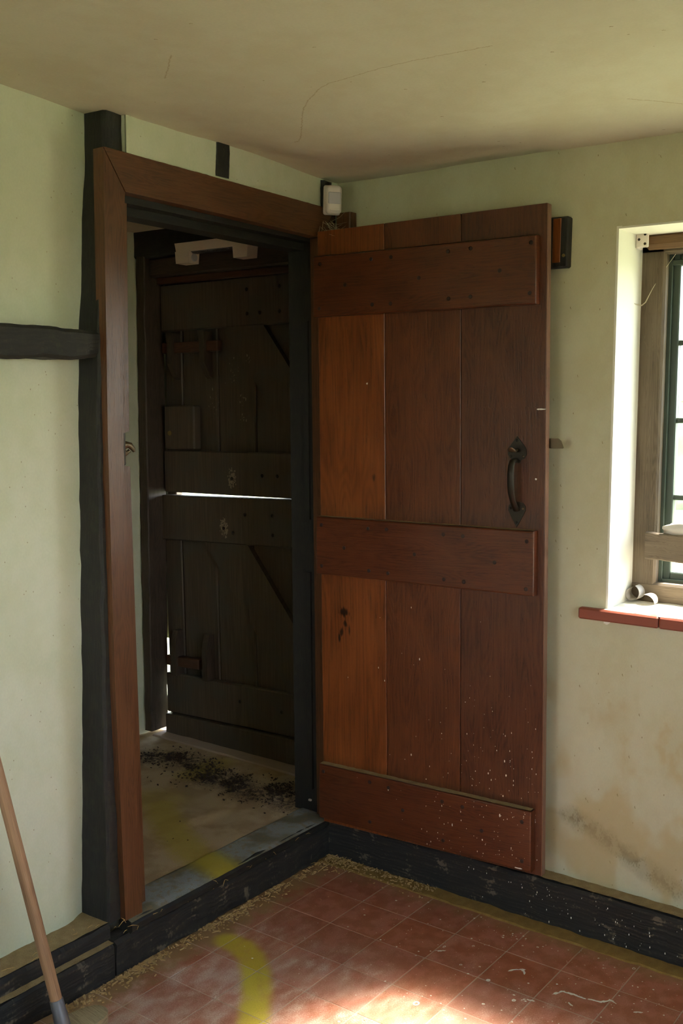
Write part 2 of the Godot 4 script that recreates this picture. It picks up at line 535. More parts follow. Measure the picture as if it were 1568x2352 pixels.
func floor_images() -> void:
	var w := 1400
	var span := 1.4
	var big := field(w, w, 0.005, 71, 4, 2, 2)
	var mid := field(w, w, 0.03, 72, 4, 2, 2)
	var fine := field(w, w, 0.22, 73, 2)
	var scuff := field(w, w, 0.04, 74, 3, 4, 2)
	var spray := [Vector2(-0.614, 0.141), Vector2(-0.615, 0.196), Vector2(-0.64, 0.253), Vector2(-0.696, 0.316), Vector2(-0.768, 0.379), Vector2(-0.856, 0.444), Vector2(-0.95, 0.52), Vector2(-1.06, 0.60)]
	var d := PackedByteArray()
	d.resize(w * w * 3)
	for j in w:
		var z := float(j) / w * span
		for i in w:
			var X := -1.45 + float(i) / w * span
			var k := j * w + i
			var b := big[k] / 255.0
			var m := mid[k] / 255.0
			var f := fine[k] / 255.0
			var s := scuff[k] / 255.0
			var c := Vector3(176, 110, 88).lerp(Vector3(156, 88, 60), sstep(0.3, 0.7, m))
			# dust trodden and wiped into the surface, thicker away from the window wall
			var worn := 0.2 + 0.95 * sstep(-0.30, -0.65, X + (b - 0.5) * 0.3)
			c = c.lerp(Vector3(208, 178, 164), sstep(0.20, 0.75, 0.35 * s + 0.30 * b + 0.2 * m + 0.2 * f) * 0.8 * worn)
			c = c.lerp(Vector3(214, 198, 186), sstep(0.66, 0.80, 0.6 * s + 0.5 * f) * 0.4 * worn)
			# drifts of dust along the two walls
			var ew := sstep(0.16, 0.085, z + (m - 0.5) * 0.10) 
			var er := sstep(-0.15, -0.085, X + (m - 0.5) * 0.06)
			c = c.lerp(Vector3(150, 122, 80), maxf(ew * 0.9, er * 0.55) * (0.65 + 0.5 * f))
			if absf(X + 0.8) < 0.4 and z < 0.75:
				var y := poly_dist(Vector2(X, z), spray)
				var cov := (1.0 - sstep(0.018, 0.050, y + (f - 0.5) * 0.012)) * (0.55 + 0.75 * m)
				c = c.lerp(Vector3(206, 190, 66), clampf(cov, 0.0, 0.92))
			put(d, k * 3, c * (0.95 + 0.1 * f))
	tex["floor"] = to_tex(d, w, w)
	tex["floor_n"] = bump(mid, w, w, 0.5)
	# plain tile for beyond
	var d2 := PackedByteArray()
	d2.resize(512 * 512 * 3)
	for j in 512:
		for i in 512:
			var k := j * w + i
			put(d2, (j * 512 + i) * 3, Vector3(156, 72, 50).lerp(Vector3(176, 112, 92), sstep(0.4, 0.8, scuff[k] / 255.0) * 0.6))
	tex["floor_plain"] = to_tex(d2, 512, 512)
	# porch floor: x -0.95 .. 0.35, z -1.15 .. 0.15
	var n := 1024
	var pb := field(n, n, 0.008, 81, 4)
	var pm := field(n, n, 0.05, 82, 4)
	var pf := field(n, n, 0.3, 83, 2)
	var py := [Vector2(-0.505, 0.1), Vector2(-0.505, 0.026), Vector2(-0.474, -0.122), Vector2(-0.398, -0.278), Vector2(-0.31, -0.42), Vector2(-0.272, -0.456)]
	var py2 := [Vector2(0.13, -0.58), Vector2(-0.013, -0.574)]
	var mulch := [Vector2(0.02, -0.83), Vector2(0.09, -0.74), Vector2(0.06, -0.60), Vector2(-0.01, -0.52), Vector2(0.02, -0.41), Vector2(-0.02, -0.30), Vector2(0.05, -0.23), Vector2(-0.02, -0.13)]
	for v in 2:
		var e := PackedByteArray()
		e.resize(n * n * 3)
		for j in n:
			var z := -1.15 + float(j) / n * 1.3
			for i in n:
				var X := -0.95 + float(i) / n * 1.3
				var k := j * n + i
				var b := pb[k] / 255.0
				var m := pm[k] / 255.0
				var f := pf[k] / 255.0
				var c: Vector3
				if v == 0:
					c = Vector3(192, 168, 132).lerp(Vector3(172, 146, 110), sstep(0.35, 0.7, b)) * (0.92 + 0.16 * f)
					var md := poly_dist(Vector2(X, z), mulch)
					c = c.lerp(Vector3(52, 40, 30), (1.0 - sstep(0.02, 0.11, md + (m - 0.5) * 0.16)) * sstep(0.42, 0.58, f * 0.4 + m * 0.6) * 0.85)
				else:
					c = Vector3(142, 144, 140).lerp(Vector3(114, 108, 88), sstep(0.35, 0.7, b)) * (0.9 + 0.2 * f)
					c = c.lerp(Vector3(138, 116, 82), sstep(0.55, 0.75, m) * 0.5)
				var yd := poly_dist(Vector2(X, z), py)
				var cov := (1.0 - sstep(0.02, 0.085, yd + (m - 0.5) * 0.02)) * (0.55 if v == 0 else 0.85)
				if v == 0:
					cov = maxf(cov, (1.0 - sstep(0.02, 0.09, poly_dist(Vector2(X, z), py2))) * 0.4)
					cov = maxf(cov, (1.0 - sstep(0.05, 0.16, Vector2(X, z).distance_to(Vector2(-0.27, -0.5)))) * 0.35)
				c = c.lerp(Vector3(184, 164, 50), cov)
				put(e, k * 3, c)
		tex["porch%d" % v] = to_tex(e, n, n)
	tex["porch_n"] = bump(pm, n, n, 0.8)

func door_dark_image() -> void:
	# stable door: z -1.0 .. -0.1 across, y 0.1 .. 1.9 up; pale scuffs and bloom on dark stain
	var w := 512
	var h := 1024
	var st := field(w, h, 0.16, 91, 3, 1, 24)
	var bl := field(w, h, 0.01, 92, 3)
	var f := field(w, h, 0.12, 93, 3)
	var d := PackedByteArray()
	d.resize(w * h * 3)
	for j in h:
		var y := 1.9 - float(j) / h * 1.8
		for i in w:
			var z := -1.0 + float(i) / w * 0.9
			var k := j * w + i
			var s := st[k] / 255.0
			var c := Vector3(74, 63, 50).lerp(Vector3(104, 88, 70), s)
			c = c.lerp(Vector3(82, 77, 66), sstep(0.45, 0.75, bl[k] / 255.0) * 0.7)
			put(d, k * 3, c)
	tex["stable"] = to_tex(d, w, h)
	tex["stable_n"] = bump(st, w, h, 1.2)

func dust_image() -> void:
	var n := 512
	var a := field(n, n, 0.02, 101, 4)
	var b := field(n, n, 0.3, 102, 2)
	var d := PackedByteArray()
	d.resize(n * n * 3)
	for i in n * n:
		put(d, i * 3, Vector3(160, 138, 98).lerp(Vector3(188, 168, 128), a[i] / 255.0) * (0.82 + 0.3 * b[i] / 255.0))
	tex["dust"] = to_tex(d, n, n)
	tex["dust_n"] = bump(b, n, n, 1.5)

# ------------------------------------------------------------------ materials
func mat(key: String, c: Color, rough: float, t := "", scale := Vector3.ONE, nk := 0.0, nt := "") -> StandardMaterial3D:
	var m := StandardMaterial3D.new()
	m.resource_name = key
	m.albedo_color = c
	m.roughness = rough
	if t:
		m.albedo_texture = tex[t]
		m.uv1_scale = scale
	if nk > 0.0:
		m.normal_enabled = true
		m.normal_texture = tex[nt if nt else t + "_n"]
		m.normal_scale = nk
		m.uv1_scale = scale
	mats[key] = m
	return m

func make_materials() -> void:
	var oak := Vector3(3.2, 0.9, 1)
	mat("door_plank_a", Color8(168, 96, 46), 0.36, "oak_knot", Vector3(3.2, 0.56, 1), 0.5)
	mat("door_plank_b", Color8(132, 76, 42), 0.36, "oak", oak, 0.5)
	mat("door_plank_c", Color8(118, 69, 42), 0.36, "oak", oak, 0.5)
	mat("door_ledge", Color8(122, 67, 40), 0.30, "oak", Vector3(4.0, 1.1, 1), 0.4)
	mat("door_peg", Color8(66, 42, 30), 0.6, "oak", oak)
	mat("sheen_edge", Color8(176, 132, 108), 0.45, "oak", oak)  # wood tint lightened to carry window sheen on the door edge
	mat("architrave", Color8(132, 88, 56), 0.36, "oak", Vector3(5.0, 1.0, 1), 0.6)
	mat("black_post", Color8(225, 225, 220), 0.72, "black0", Vector3(4, 1.6, 1), 0.7, "black_n")
	mat("black_frame", Color8(205, 208, 204), 0.6, "black0", Vector3(4, 1.6, 1), 0.25, "black_n")
	mat("black_plinth", Color8(235, 230, 224), 0.8, "black1", Vector3(1.9, 0.8, 1), 0.8, "black_n")
	mat("window_wall", Color.WHITE, 0.92, "wall0", Vector3.ONE, 0.35, "plaster_n")
	mat("plaster", Color.WHITE, 0.92, "wall1", Vector3.ONE, 0.35, "plaster_n")
	mat("ceiling_paint", Color.WHITE, 0.92, "wall2", Vector3.ONE, 0.3, "plaster_n")
	mat("tile_a", Color8(255, 250, 246), 0.5, "floor", Vector3.ONE, 0.25)
	mat("tile_b", Color8(240, 232, 226), 0.55, "floor", Vector3.ONE, 0.25)
	mat("tile_c", Color8(250, 236, 222), 0.5, "floor", Vector3.ONE, 0.25)
	mat("tile_plain", Color8(250, 244, 238), 0.5, "floor_plain")
	mat("joint", Color8(182, 160, 140), 0.95)
	mat("fillet", Color8(214, 190, 132), 0.9, "dust", Vector3(3, 3, 1), 0.5)
	mat("porch_floor", Color.WHITE, 0.85, "porch0", Vector3.ONE, 0.5, "porch_n")
	mat("threshold_top", Color.WHITE, 0.75, "porch1", Vector3.ONE, 0.5, "porch_n")
	mat("dust", Color8(225, 218, 205), 1.0, "dust", Vector3(2.5, 2.5, 1), 0.8)
	mat("stable", Color.WHITE, 0.6, "stable", Vector3.ONE, 0.4)
	mat("stable_dark", Color8(100, 86, 72), 0.6, "oak", Vector3(4, 1, 1), 0.4)
	mat("stable_brown", Color8(118, 76, 54), 0.55, "oak", Vector3(4, 1, 1), 0.4)
	mat("frame_grey", Color8(146, 134, 118), 0.8, "pine", Vector3(6, 1.2, 1), 0.8)
	mat("white_flake", Color8(196, 188, 174), 0.85)
	mat("batten", Color8(150, 118, 82), 0.7, "pine", Vector3(6, 1.2, 1), 0.6)
	mat("casement", Color8(58, 70, 58), 0.4)
	mat("casement_in", Color8(40, 60, 48), 0.5)
	mat("red_tile", Color8(146, 76, 56), 0.5)
	mat("sill_white", Color8(236, 232, 216), 0.85)
	mat("iron", Color8(58, 52, 44), 0.45)
	mats["iron"].metallic = 0.75
	mat("bronze", Color8(112, 98, 78), 0.4)
	mats["bronze"].metallic = 0.85
	mat("brass", Color8(150, 128, 80), 0.4)
	mats["brass"].metallic = 0.9
	mat("grey_metal", Color8(118, 116, 116), 0.5)
	mats["grey_metal"].metallic = 0.7
	mat("white_plastic", Color8(226, 214, 204), 0.45)
	mat("lens", Color8(186, 180, 182), 0.35)
	mat("fitting", Color8(232, 214, 196), 0.5)
	mat("broom_wood", Color8(230, 188, 150), 0.6, "pine", Vector3(5, 0.8, 1), 0.5)
	mat("broom_head", Color8(214, 200, 168), 0.75, "pine", Vector3(4, 2, 1), 0.5)
	mat("bristle", Color8(70, 54, 44), 0.9)
	mat("paint_white", Color8(232, 226, 214), 0.6)
	mat("bloom", Color8(166, 150, 128), 0.95)
	mat("straw", Color8(196, 160, 100), 0.9)
	mat("chip", Color8(184, 150, 100), 0.95)
	mat("mulch", Color8(62, 46, 34), 0.95)
	mat("cobweb", Color8(200, 188, 160), 0.9)
	mat("grass", Color8(132, 136, 100), 0.95)
	mat("leaf", Color8(128, 144, 96), 0.8)
	var g := StandardMaterial3D.new()
	g.resource_name = "pane"
	g.transparency = BaseMaterial3D.TRANSPARENCY_ALPHA
	g.albedo_color = Color(0.95, 0.97, 0.93, 0.08)
	g.roughness = 0.02
	mats["pane"] = g

# ------------------------------------------------------------------ walls
func plaster_disp(p: Vector3) -> float:
	return 0.004 * wob.get_noise_3d(p.x * 2.2, p.y * 2.2, p.z * 2.2) + 0.0012 * wob.get_noise_3d(p.x * 9.0, p.y * 9.0, p.z * 9.0)

func build_walls() -> void:
	# window wall: window z 0.905..1.75, y 0.88..1.86
	var uvr := func(p: Vector3) -> Vector2: return Vector2(p.z / 1.4, 1.0 - p.y / 2.1)
	var dr := func(p: Vector3) -> float:
		var e := minf(absf(p.z - 0.905), 1.0) if p.y > 0.86 and p.y < 1.9 else 1.0
		return 0.004 + plaster_disp(p) * sstep(0.0, 0.08, e) - 0.003 * (1.0 - sstep(0.0, 0.02, e))
	var st := S()
	for q in [[0.0, 0.905, 0.0, 2.2], [1.75, 3.7, 0.0, 2.2], [0.905, 1.75, 1.86, 2.2], [0.905, 1.75, 0.0, 0.86]]:
		patch(st, Vector3(XR + 0.004, q[2], q[0]), Vector3(0, 0, q[1] - q[0]), Vector3(0, q[3] - q[2], 0), maxi(2, int((q[1] - q[0]) * 28)), maxi(2, int((q[3] - q[2]) * 28)), Vector3(-1, 0, 0), dr, uvr)
		st.set_smooth_group(-1)
		boxuv(st, Vector3(XR + 0.003, q[2], q[0]), Vector3(0.34, q[3], q[1]), 1.4)
	meta(commit(st, "wall_right", mats.window_wall), "pale green plastered wall with deep window opening beside the open door", "wall", "", "structure")
	# door wall: recessed panel left of the post, plaster above the door head
	var uvb := func(p: Vector3) -> Vector2: return Vector2(p.x / 1.6, 1.0 - p.y / 2.2)
	st = S()
	var dl := func(p: Vector3) -> float: return plaster_disp(p) + 0.006 * wob.get_noise_2d(p.x * 1.3, p.y * 1.1) + 0.028 * sstep(1.5, 2.2, p.y) * 0.3 - 0.030 * sstep(-0.97, -0.885, p.x) * sstep(0.9, 0.0, p.y) 
	patch(st, Vector3(-3.5, 0.0, -0.062), Vector3(2.64, 0, 0), Vector3(0, 2.2, 0), 90, 60, Vector3(0, 0, 1), dl, uvb)
	boxuv(st, Vector3(-3.5, 0.0, -0.2), Vector3(-0.86, 2.2, -0.1), 1.6)
	patch(st, Vector3(-0.812, 1.95, ZL - 0.004), Vector3(0.862, 0, 0), Vector3(0, 0.25, 0), 50, 14, Vector3(0, 0, 1), func(p: Vector3) -> float: return plaster_disp(p) * 0.9, uvb)
	boxuv(st, Vector3(-0.812, 1.96, -0.1), Vector3(0.06, 2.2, ZL - 0.01), 1.6)
	meta(commit(st, "wall_back", mats.plaster), "pale mint plastered wall around the doorway with black timbers", "wall", "", "structure")
	st = S()
	for q in [[-0.2, 0.45, 0.0, 2.2], [1.15, 3.7, 0.0, 2.2], [0.45, 1.15, 1.86, 2.2], [0.45, 1.15, 0.0, 0.88]]:
		boxuv(st, Vector3(-3.8, q[2], q[0]), Vector3(-3.5, q[3], q[1]), 1.6)
	meta(commit(st, "wall_left", mats.plaster), "pale mint plastered side wall of the room", "wall", "", "structure")
	st = S()
	for q in [[-3.6, -2.75, 0.0, 2.2], [-1.45, 0.34, 0.0, 2.2], [-2.75, -1.45, 1.92, 2.2], [-2.75, -1.45, 0.0, 0.82]]:
		boxuv(st, Vector3(q[0], q[2], 3.6), Vector3(q[1], q[3], 3.9), 1.6)
	meta(commit(st, "wall_front", mats.plaster), "pale mint plastered wall facing the doorway", "wall", "", "structure")

func boxuv(st: SurfaceTool, a: Vector3, b: Vector3, scale: float) -> void:
	st.set_smooth_group(-1)
	var c := (a + b) * 0.5
	for ax in 3:
		for s in 2:
			var P := []
			for q in [[0, 0], [1, 0], [1, 1], [0, 1]]:
				var p := Vector3.ZERO
				p[ax] = a[ax] if s == 0 else b[ax]
				var i := (ax + 1) % 3
				var j := (ax + 2) % 3
				p[i] = a[i] if q[0] == 0 else b[i]
				p[j] = a[j] if q[1] == 0 else b[j]
				P.append(p)
			var U := []
			for p in P:
				U.append((Vector2(p.z, -p.y) if ax == 0 else (Vector2(p.x, p.z) if ax == 1 else Vector2(p.x, -p.y))) / scale)
			quad(st, P[0], P[1], P[2], P[3], c, U[0], U[1], U[2], U[3])

func ceil_y(x: float, z: float) -> float:
	var y := 2.086 + 0.028 * sstep(-0.75, -1.3, x) * sstep(0.7, 0.0, z)
	y -= 0.016 * sstep(-0.40, 0.0, x)
	# sagging plaster: a low belly running along the window wall
	y -= 0.030 * exp(-pow((x + 0.42) / 0.20, 2.0)) * sstep(0.03, 0.25, z) * sstep(1.3, 0.7, z)
	y += 0.005 * wob.get_noise_2d(x * 1.7, z * 1.7) + 0.0015 * wob.get_noise_2d(x * 6.0, z * 6.0)
	return y

func build_ceiling() -> void:
	var st := S()
	var uvc := func(p: Vector3) -> Vector2: return Vector2((p.x + 2.0) / 2.05, p.z / 2.05)
	patch(st, Vector3(-3.6, 0, -0.12), Vector3(3.7, 0, 0), Vector3(0, 0, 3.82), 110, 110, Vector3(0, -1, 0), func(p: Vector3) -> float: return -ceil_y(p.x, p.z), uvc)
	boxuv(st, Vector3(-3.6, 2.16, -0.2), Vector3(0.34, 2.3, 3.7), 2.0)
	meta(commit(st, "ceiling", mats.ceiling_paint), "uneven cream plaster ceiling with hairline cracks", "ceiling", "", "structure")

func build_floor() -> void:
	var st := S()
	boxuv(st, Vector3(-3.6, -0.15, -0.05), Vector3(0.05, -0.0006, 3.7), 1.0)
	var fl := commit(st, "floor", mats.joint)
	meta(fl, "red quarry tile floor with paint drops and dusty joints", "floor", "", "structure")
	for j in range(0, 16):
		for i in range(-12, 6):
			var x0 := TILE_X0 + i * TILE
			var z0 := j * TILE
			var a := Vector3(x0 + 0.0009, -0.02, z0 + 0.0009)
			var b := Vector3(x0 + TILE - 0.0009, 0.0003 * rng.randf_range(-1, 1), z0 + TILE - 0.0009)
			st = S()
			var inside := x0 > -1.45 and z0 + TILE < 1.4
			tile_mesh(st, a, b, 0.0009, inside)
			commit(st, "tile", mats[["tile_a", "tile_b", "tile_c", "tile_a"][rng.randi() % 4]] if inside else mats.tile_plain, fl)
	# cement fillet along the window wall
	st = S()
	var pts := []
	for k in 14:
		pts.append(Vector3(-0.056, -0.004 + 0.002 * wob.get_noise_1d(k * 3.0), 0.04 + k * 0.27))
	rough_beam(st, pts, Vector3(1, 0, 0), Vector3(0, 1, 0), filled(14, 0.030), filled(14, 0.008), 0.005, 0.003, 10, 14.0)
	commit(st, "cement_fillet", mats.fillet, fl)
	# paint drops on the tiles
	st = S()
	for k in 900:
		var x := -0.10 - 0.95 * pow(rng.randf(), 1.25)
		var z := 0.18 + 1.35 * rng.randf()
		if rng.randf() > clampf(0.08 + 1.15 * sstep(0.15, 0.75, z) * sstep(-1.0, -0.35, x), 0, 1):
			continue
		var r := 0.0008 + 0.0022 * pow(rng.randf(), 3.0)
		drop(st, Vector3(x, 0.0005, z), Vector3(1, 0, 0), Vector3(0, 0, 1), r, r * rng.randf_range(0.8, 1.2), 0.0006, 7)
	for q in [[-0.563, 0.701, 0.0095, 0.0075], [-0.299, 0.621, 0.006, 0.003], [-0.372, 0.79, 0.006, 0.005], [-0.105, 1.059, 0.005, 0.004], [-0.413, 0.881, 0.006, 0.005], [-0.35, 0.70, 0.004, 0.004], [-0.25, 0.68, 0.004, 0.0035], [-0.47, 0.83, 0.004, 0.004]]:
		drop(st, Vector3(q[0], 0.0005, q[1]), Vector3(1, 0, 0), Vector3(0, 0, 1), q[2], q[3], 0.0009, 12, 0.08)
	for sm in [[[-0.300, 0.812], [-0.286, 0.822], [-0.276, 0.838], [-0.292, 0.846]], [[-0.330, 0.948], [-0.308, 0.958], [-0.305, 0.985], [-0.306, 1.013]], [[-0.303, 1.02], [-0.296, 1.05], [-0.276, 1.066], [-0.28, 1.08]], [[-0.29, 1.13], [-0.28, 1.145]], [[-0.402, 0.893], [-0.392, 0.904], [-0.388, 0.920]], [[-0.330, 0.615], [-0.318, 0.630]], [[-0.345, 0.990], [-0.352, 1.000]]]:
		smear(st, sm, 0.0048)
	meta(commit(st, "paint_splashes", mats.paint_white, fl), "dried white paint drops on the tiles", "", "", "stuff")

func smear(st: SurfaceTool, l: Array, r: float) -> void:
	for k in l.size() - 1:
		var a := Vector2(l[k][0], l[k][1])
		var b := Vector2(l[k + 1][0], l[k + 1][1])
		var n := maxi(2, int(a.distance_to(b) / 0.004))
		for s in n:
			var p := a.lerp(b, (s + rng.randf()) / n) + Vector2(rng.randf_range(-1, 1), rng.randf_range(-1, 1)) * 0.002
			var dir := (b - a).normalized()
			var q := r * rng.randf_range(0.35, 1.1)
			drop(st, Vector3(p.x, 0.0005 + 0.0001 * rng.randf(), p.y), Vector3(dir.x, 0, dir.y), Vector3(-dir.y, 0, dir.x), q * 1.5, q * 0.6, 0.0005, 9, 0.4)

func filled(n: int, v: float) -> Array:
	var a := []
	a.resize(n)
	a.fill(v)
	return a

func tile_mesh(st: SurfaceTool, a: Vector3, b: Vector3, c: float, inside: bool) -> void:
	st.set_smooth_group(-1)
	var uvf := func(p: Vector3) -> Vector2:
		return Vector2((p.x + 1.45) / 1.4, p.z / 1.4) if inside else Vector2(p.x, p.z) * 2.0
	var top := [Vector3(a.x + c, b.y, a.z + c), Vector3(b.x - c, b.y, a.z + c), Vector3(b.x - c, b.y, b.z - c), Vector3(a.x + c, b.y, b.z - c)]
	var edge := [Vector3(a.x, b.y - c, a.z), Vector3(b.x, b.y - c, a.z), Vector3(b.x, b.y - c, b.z), Vector3(a.x, b.y - c, b.z)]
	var mid := (a + b) * 0.5 - Vector3(0, 0.05, 0)
	quad(st, top[0], top[1], top[2], top[3], mid, uvf.call(top[0]), uvf.call(top[1]), uvf.call(top[2]), uvf.call(top[3]))
	for k in 4:
		var k2 := (k + 1) % 4
		var dn := Vector3(0, a.y - b.y + c, 0)
		quad(st, edge[k], edge[k2], top[k2], top[k], mid, uvf.call(edge[k]), uvf.call(edge[k2]), uvf.call(top[k2]), uvf.call(top[k]))
		quad(st, edge[k] + dn, edge[k2] + dn, edge[k2], edge[k], mid, uvf.call(edge[k]), uvf.call(edge[k2]), uvf.call(edge[k2]), uvf.call(edge[k]))

# ------------------------------------------------------------------ porch behind the doorway
func build_porch() -> void:
	var st := S()
	var uvp := func(p: Vector3) -> Vector2: return Vector2((p.x + 0.95) / 1.3, (p.z + 1.15) / 1.3)
	patch(st, Vector3(-0.92, 0.121, -1.12), Vector3(1.30, 0, 0), Vector3(0, 0, 1.05), 40, 40, Vector3(0, 1, 0), func(p: Vector3) -> float: return 0.0015 * wob.get_noise_2d(p.x * 5.0, p.z * 5.0), uvp)
	boxuv(st, Vector3(-0.95, -0.15, -1.15), Vector3(0.34, 0.115, -0.06), 1.3)
	meta(commit(st, "floor_porch", mats.porch_floor), "dusty concrete porch floor with yellow spray paint", "floor", "", "structure")
	st = S()
	boxuv(st, Vector3(-0.95, 0.0, -1.15), Vector3(0.34, 2.2, -1.05), 1.6)
	meta(commit(st, "wall_porch_back", mats.plaster), "narrow strip of white plastered wall inside the porch", "wall", "", "structure")
	st = S()
	boxuv(st, Vector3(-1.0, 0.0, -1.15), Vector3(-0.9, 2.2, -0.1), 1.6)
	meta(commit(st, "wall_porch_left", mats.plaster), "plastered side wall of the porch", "wall", "", "structure")
	st = S()
	boxuv(st, Vector3(-1.0, 2.046, -1.15), Vector3(0.36, 2.25, -0.09), 2.0)
	meta(commit(st, "ceiling_porch", mats.ceiling_paint), "cream porch ceiling seen through the doorway", "ceiling", "", "structure")
	# outer wall of the porch beside and above the stable door
	st = S()
	boxuv(st, Vector3(0.26, 1.9, -1.15), Vector3(0.40, 2.25, 0.0), 1.6)
	boxuv(st, Vector3(0.06, 0.0, -0.13), Vector3(0.40, 2.2, 0.0), 1.6)
	boxuv(st, Vector3(0.34, 0.48, -1.3), Vector3(0.40, 2.25, -1.01), 1.6)
	boxuv(st, Vector3(0.34, 0.0, -1.3), Vector3(0.40, 0.48, -1.10), 1.6)
	meta(commit(st, "wall_porch_right", mats.plaster), "plastered outer wall around the dark stable door", "wall", "", "structure")

func build_outside() -> void:
	var st := S()
	patch(st, Vector3(-16, -0.16, -14), Vector3(36, 0, 0), Vector3(0, 0, 30), 60, 60, Vector3(0, 1, 0), func(p: Vector3) -> float: return 0.04 * wob.get_noise_2d(p.x * 0.8, p.z * 0.8), func(p: Vector3) -> Vector2: return Vector2(p.x, p.z))
	meta(commit(st, "lawn", mats.grass), "sunlit lawn outside the window", "lawn", "", "structure")
	st = S()
	patch(st, Vector3(13.0, -0.2, -12), Vector3(0, 0, 22), Vector3(0, 1.7, 0), 120, 14, Vector3(-1, 0, 0), func(p: Vector3) -> float: return 0.35 * wob.get_noise_2d(p.z * 1.5, p.y * 1.5) + 0.12 * wob.get_noise_2d(p.z * 7.0, p.y * 7.0), func(p: Vector3) -> Vector2: return Vector2(p.z, p.y))
	patch(st, Vector3(13.0, 1.45, -12), Vector3(0, 0, 22), Vector3(1.2, 0, 0), 120, 8, Vector3(0, 1, 0), func(p: Vector3) -> float: return 0.15 * wob.get_noise_2d(p.z * 2.0, p.x * 2.0), func(p: Vector3) -> Vector2: return Vector2(p.z, p.x))
	meta(commit(st, "hedge", mats.leaf), "green garden hedge seen beyond the window", "hedge")

# ------------------------------------------------------------------ black timbers of the frame
func build_timbers() -> void:
	var st := S()
	# stout post: left arris runs a little crooked
	var pts := []
	var h1 := []
	for q in [[0.125, -0.903, -0.035], [0.58, -0.903, -0.045], [1.02, -0.902, -0.05], [1.34, -0.902, -0.05], [1.585, -0.893, -0.04], [1.81, -0.876, -0.03], [2.16, -0.862, -0.02]]:
		pts.append(Vector3(q[1] + 0.030, q[0], -0.055))
		h1.append(0.030)
	rough_beam(st, pts, Vector3(1, 0, 0), Vector3(0, 0, 1), h1, filled(7, 0.068), 0.006, 0.006, 10, 7.0)
	meta(commit(st, "trim_1", mats.black_post), "tall black timber post left of the doorway, floor sill to ceiling", "post", "", "structure")
	# curved rail of the panel
	st = S()
	rough_beam(st, [Vector3(-3.5, 1.60, -0.045), Vector3(-1.7, 1.57, -0.045), Vector3(-1.25, 1.548, -0.045), Vector3(-1.08, 1.549, -0.043), Vector3(-0.96, 1.551, -0.04), Vector3(-0.885, 1.553, -0.032)], Vector3(0, 1, 0), Vector3(0, 0, 1), [0.037, 0.037, 0.037, 0.037, 0.035, 0.031], filled(6, 0.040), 0.006, 0.008, 12, 8.0)
	meta(commit(st, "trim_2", mats.black_post), "curved black timber rail set in the plaster, butting against the tall post", "rail", "", "structure")
	st = S()
	rough_beam(st, [Vector3(-0.478, 2.002, -0.004), Vector3(-0.478, 2.13, -0.004)], Vector3(1, 0, 0), Vector3(0, 0, 1), [0.026, 0.027], [0.034, 0.034], 0.005, 0.005, 12, 12.0)
	meta(commit(st, "trim_3", mats.black_post), "short black timber stud between door head and ceiling, halfway along", "stud", "", "structure")
	st = S()
	rough_beam(st, [Vector3(-0.03, 1.97, 0.0), Vector3(-0.03, 2.066, 0.0)], Vector3(1, 0, 0), Vector3(0, 0, 1), [0.026, 0.024], [0.034, 0.033], 0.006, 0.006, 12, 20.0)
	meta(commit(st, "trim_4", mats.black_post), "short black timber stud behind the white motion sensor", "stud", "", "structure")
	st = S()
	rough_beam(st, [Vector3(0.008, 0.12, 0.072), Vector3(0.008, 1.975, 0.072)], Vector3(1, 0, 0), Vector3(0, 0, 1), [0.018, 0.018], [0.028, 0.026], 0.003, 0.004, 40, 7.0)
	meta(commit(st, "trim_5", mats.architrave), "dark corner batten behind the open door's hinge edge", "batten", "", "structure")

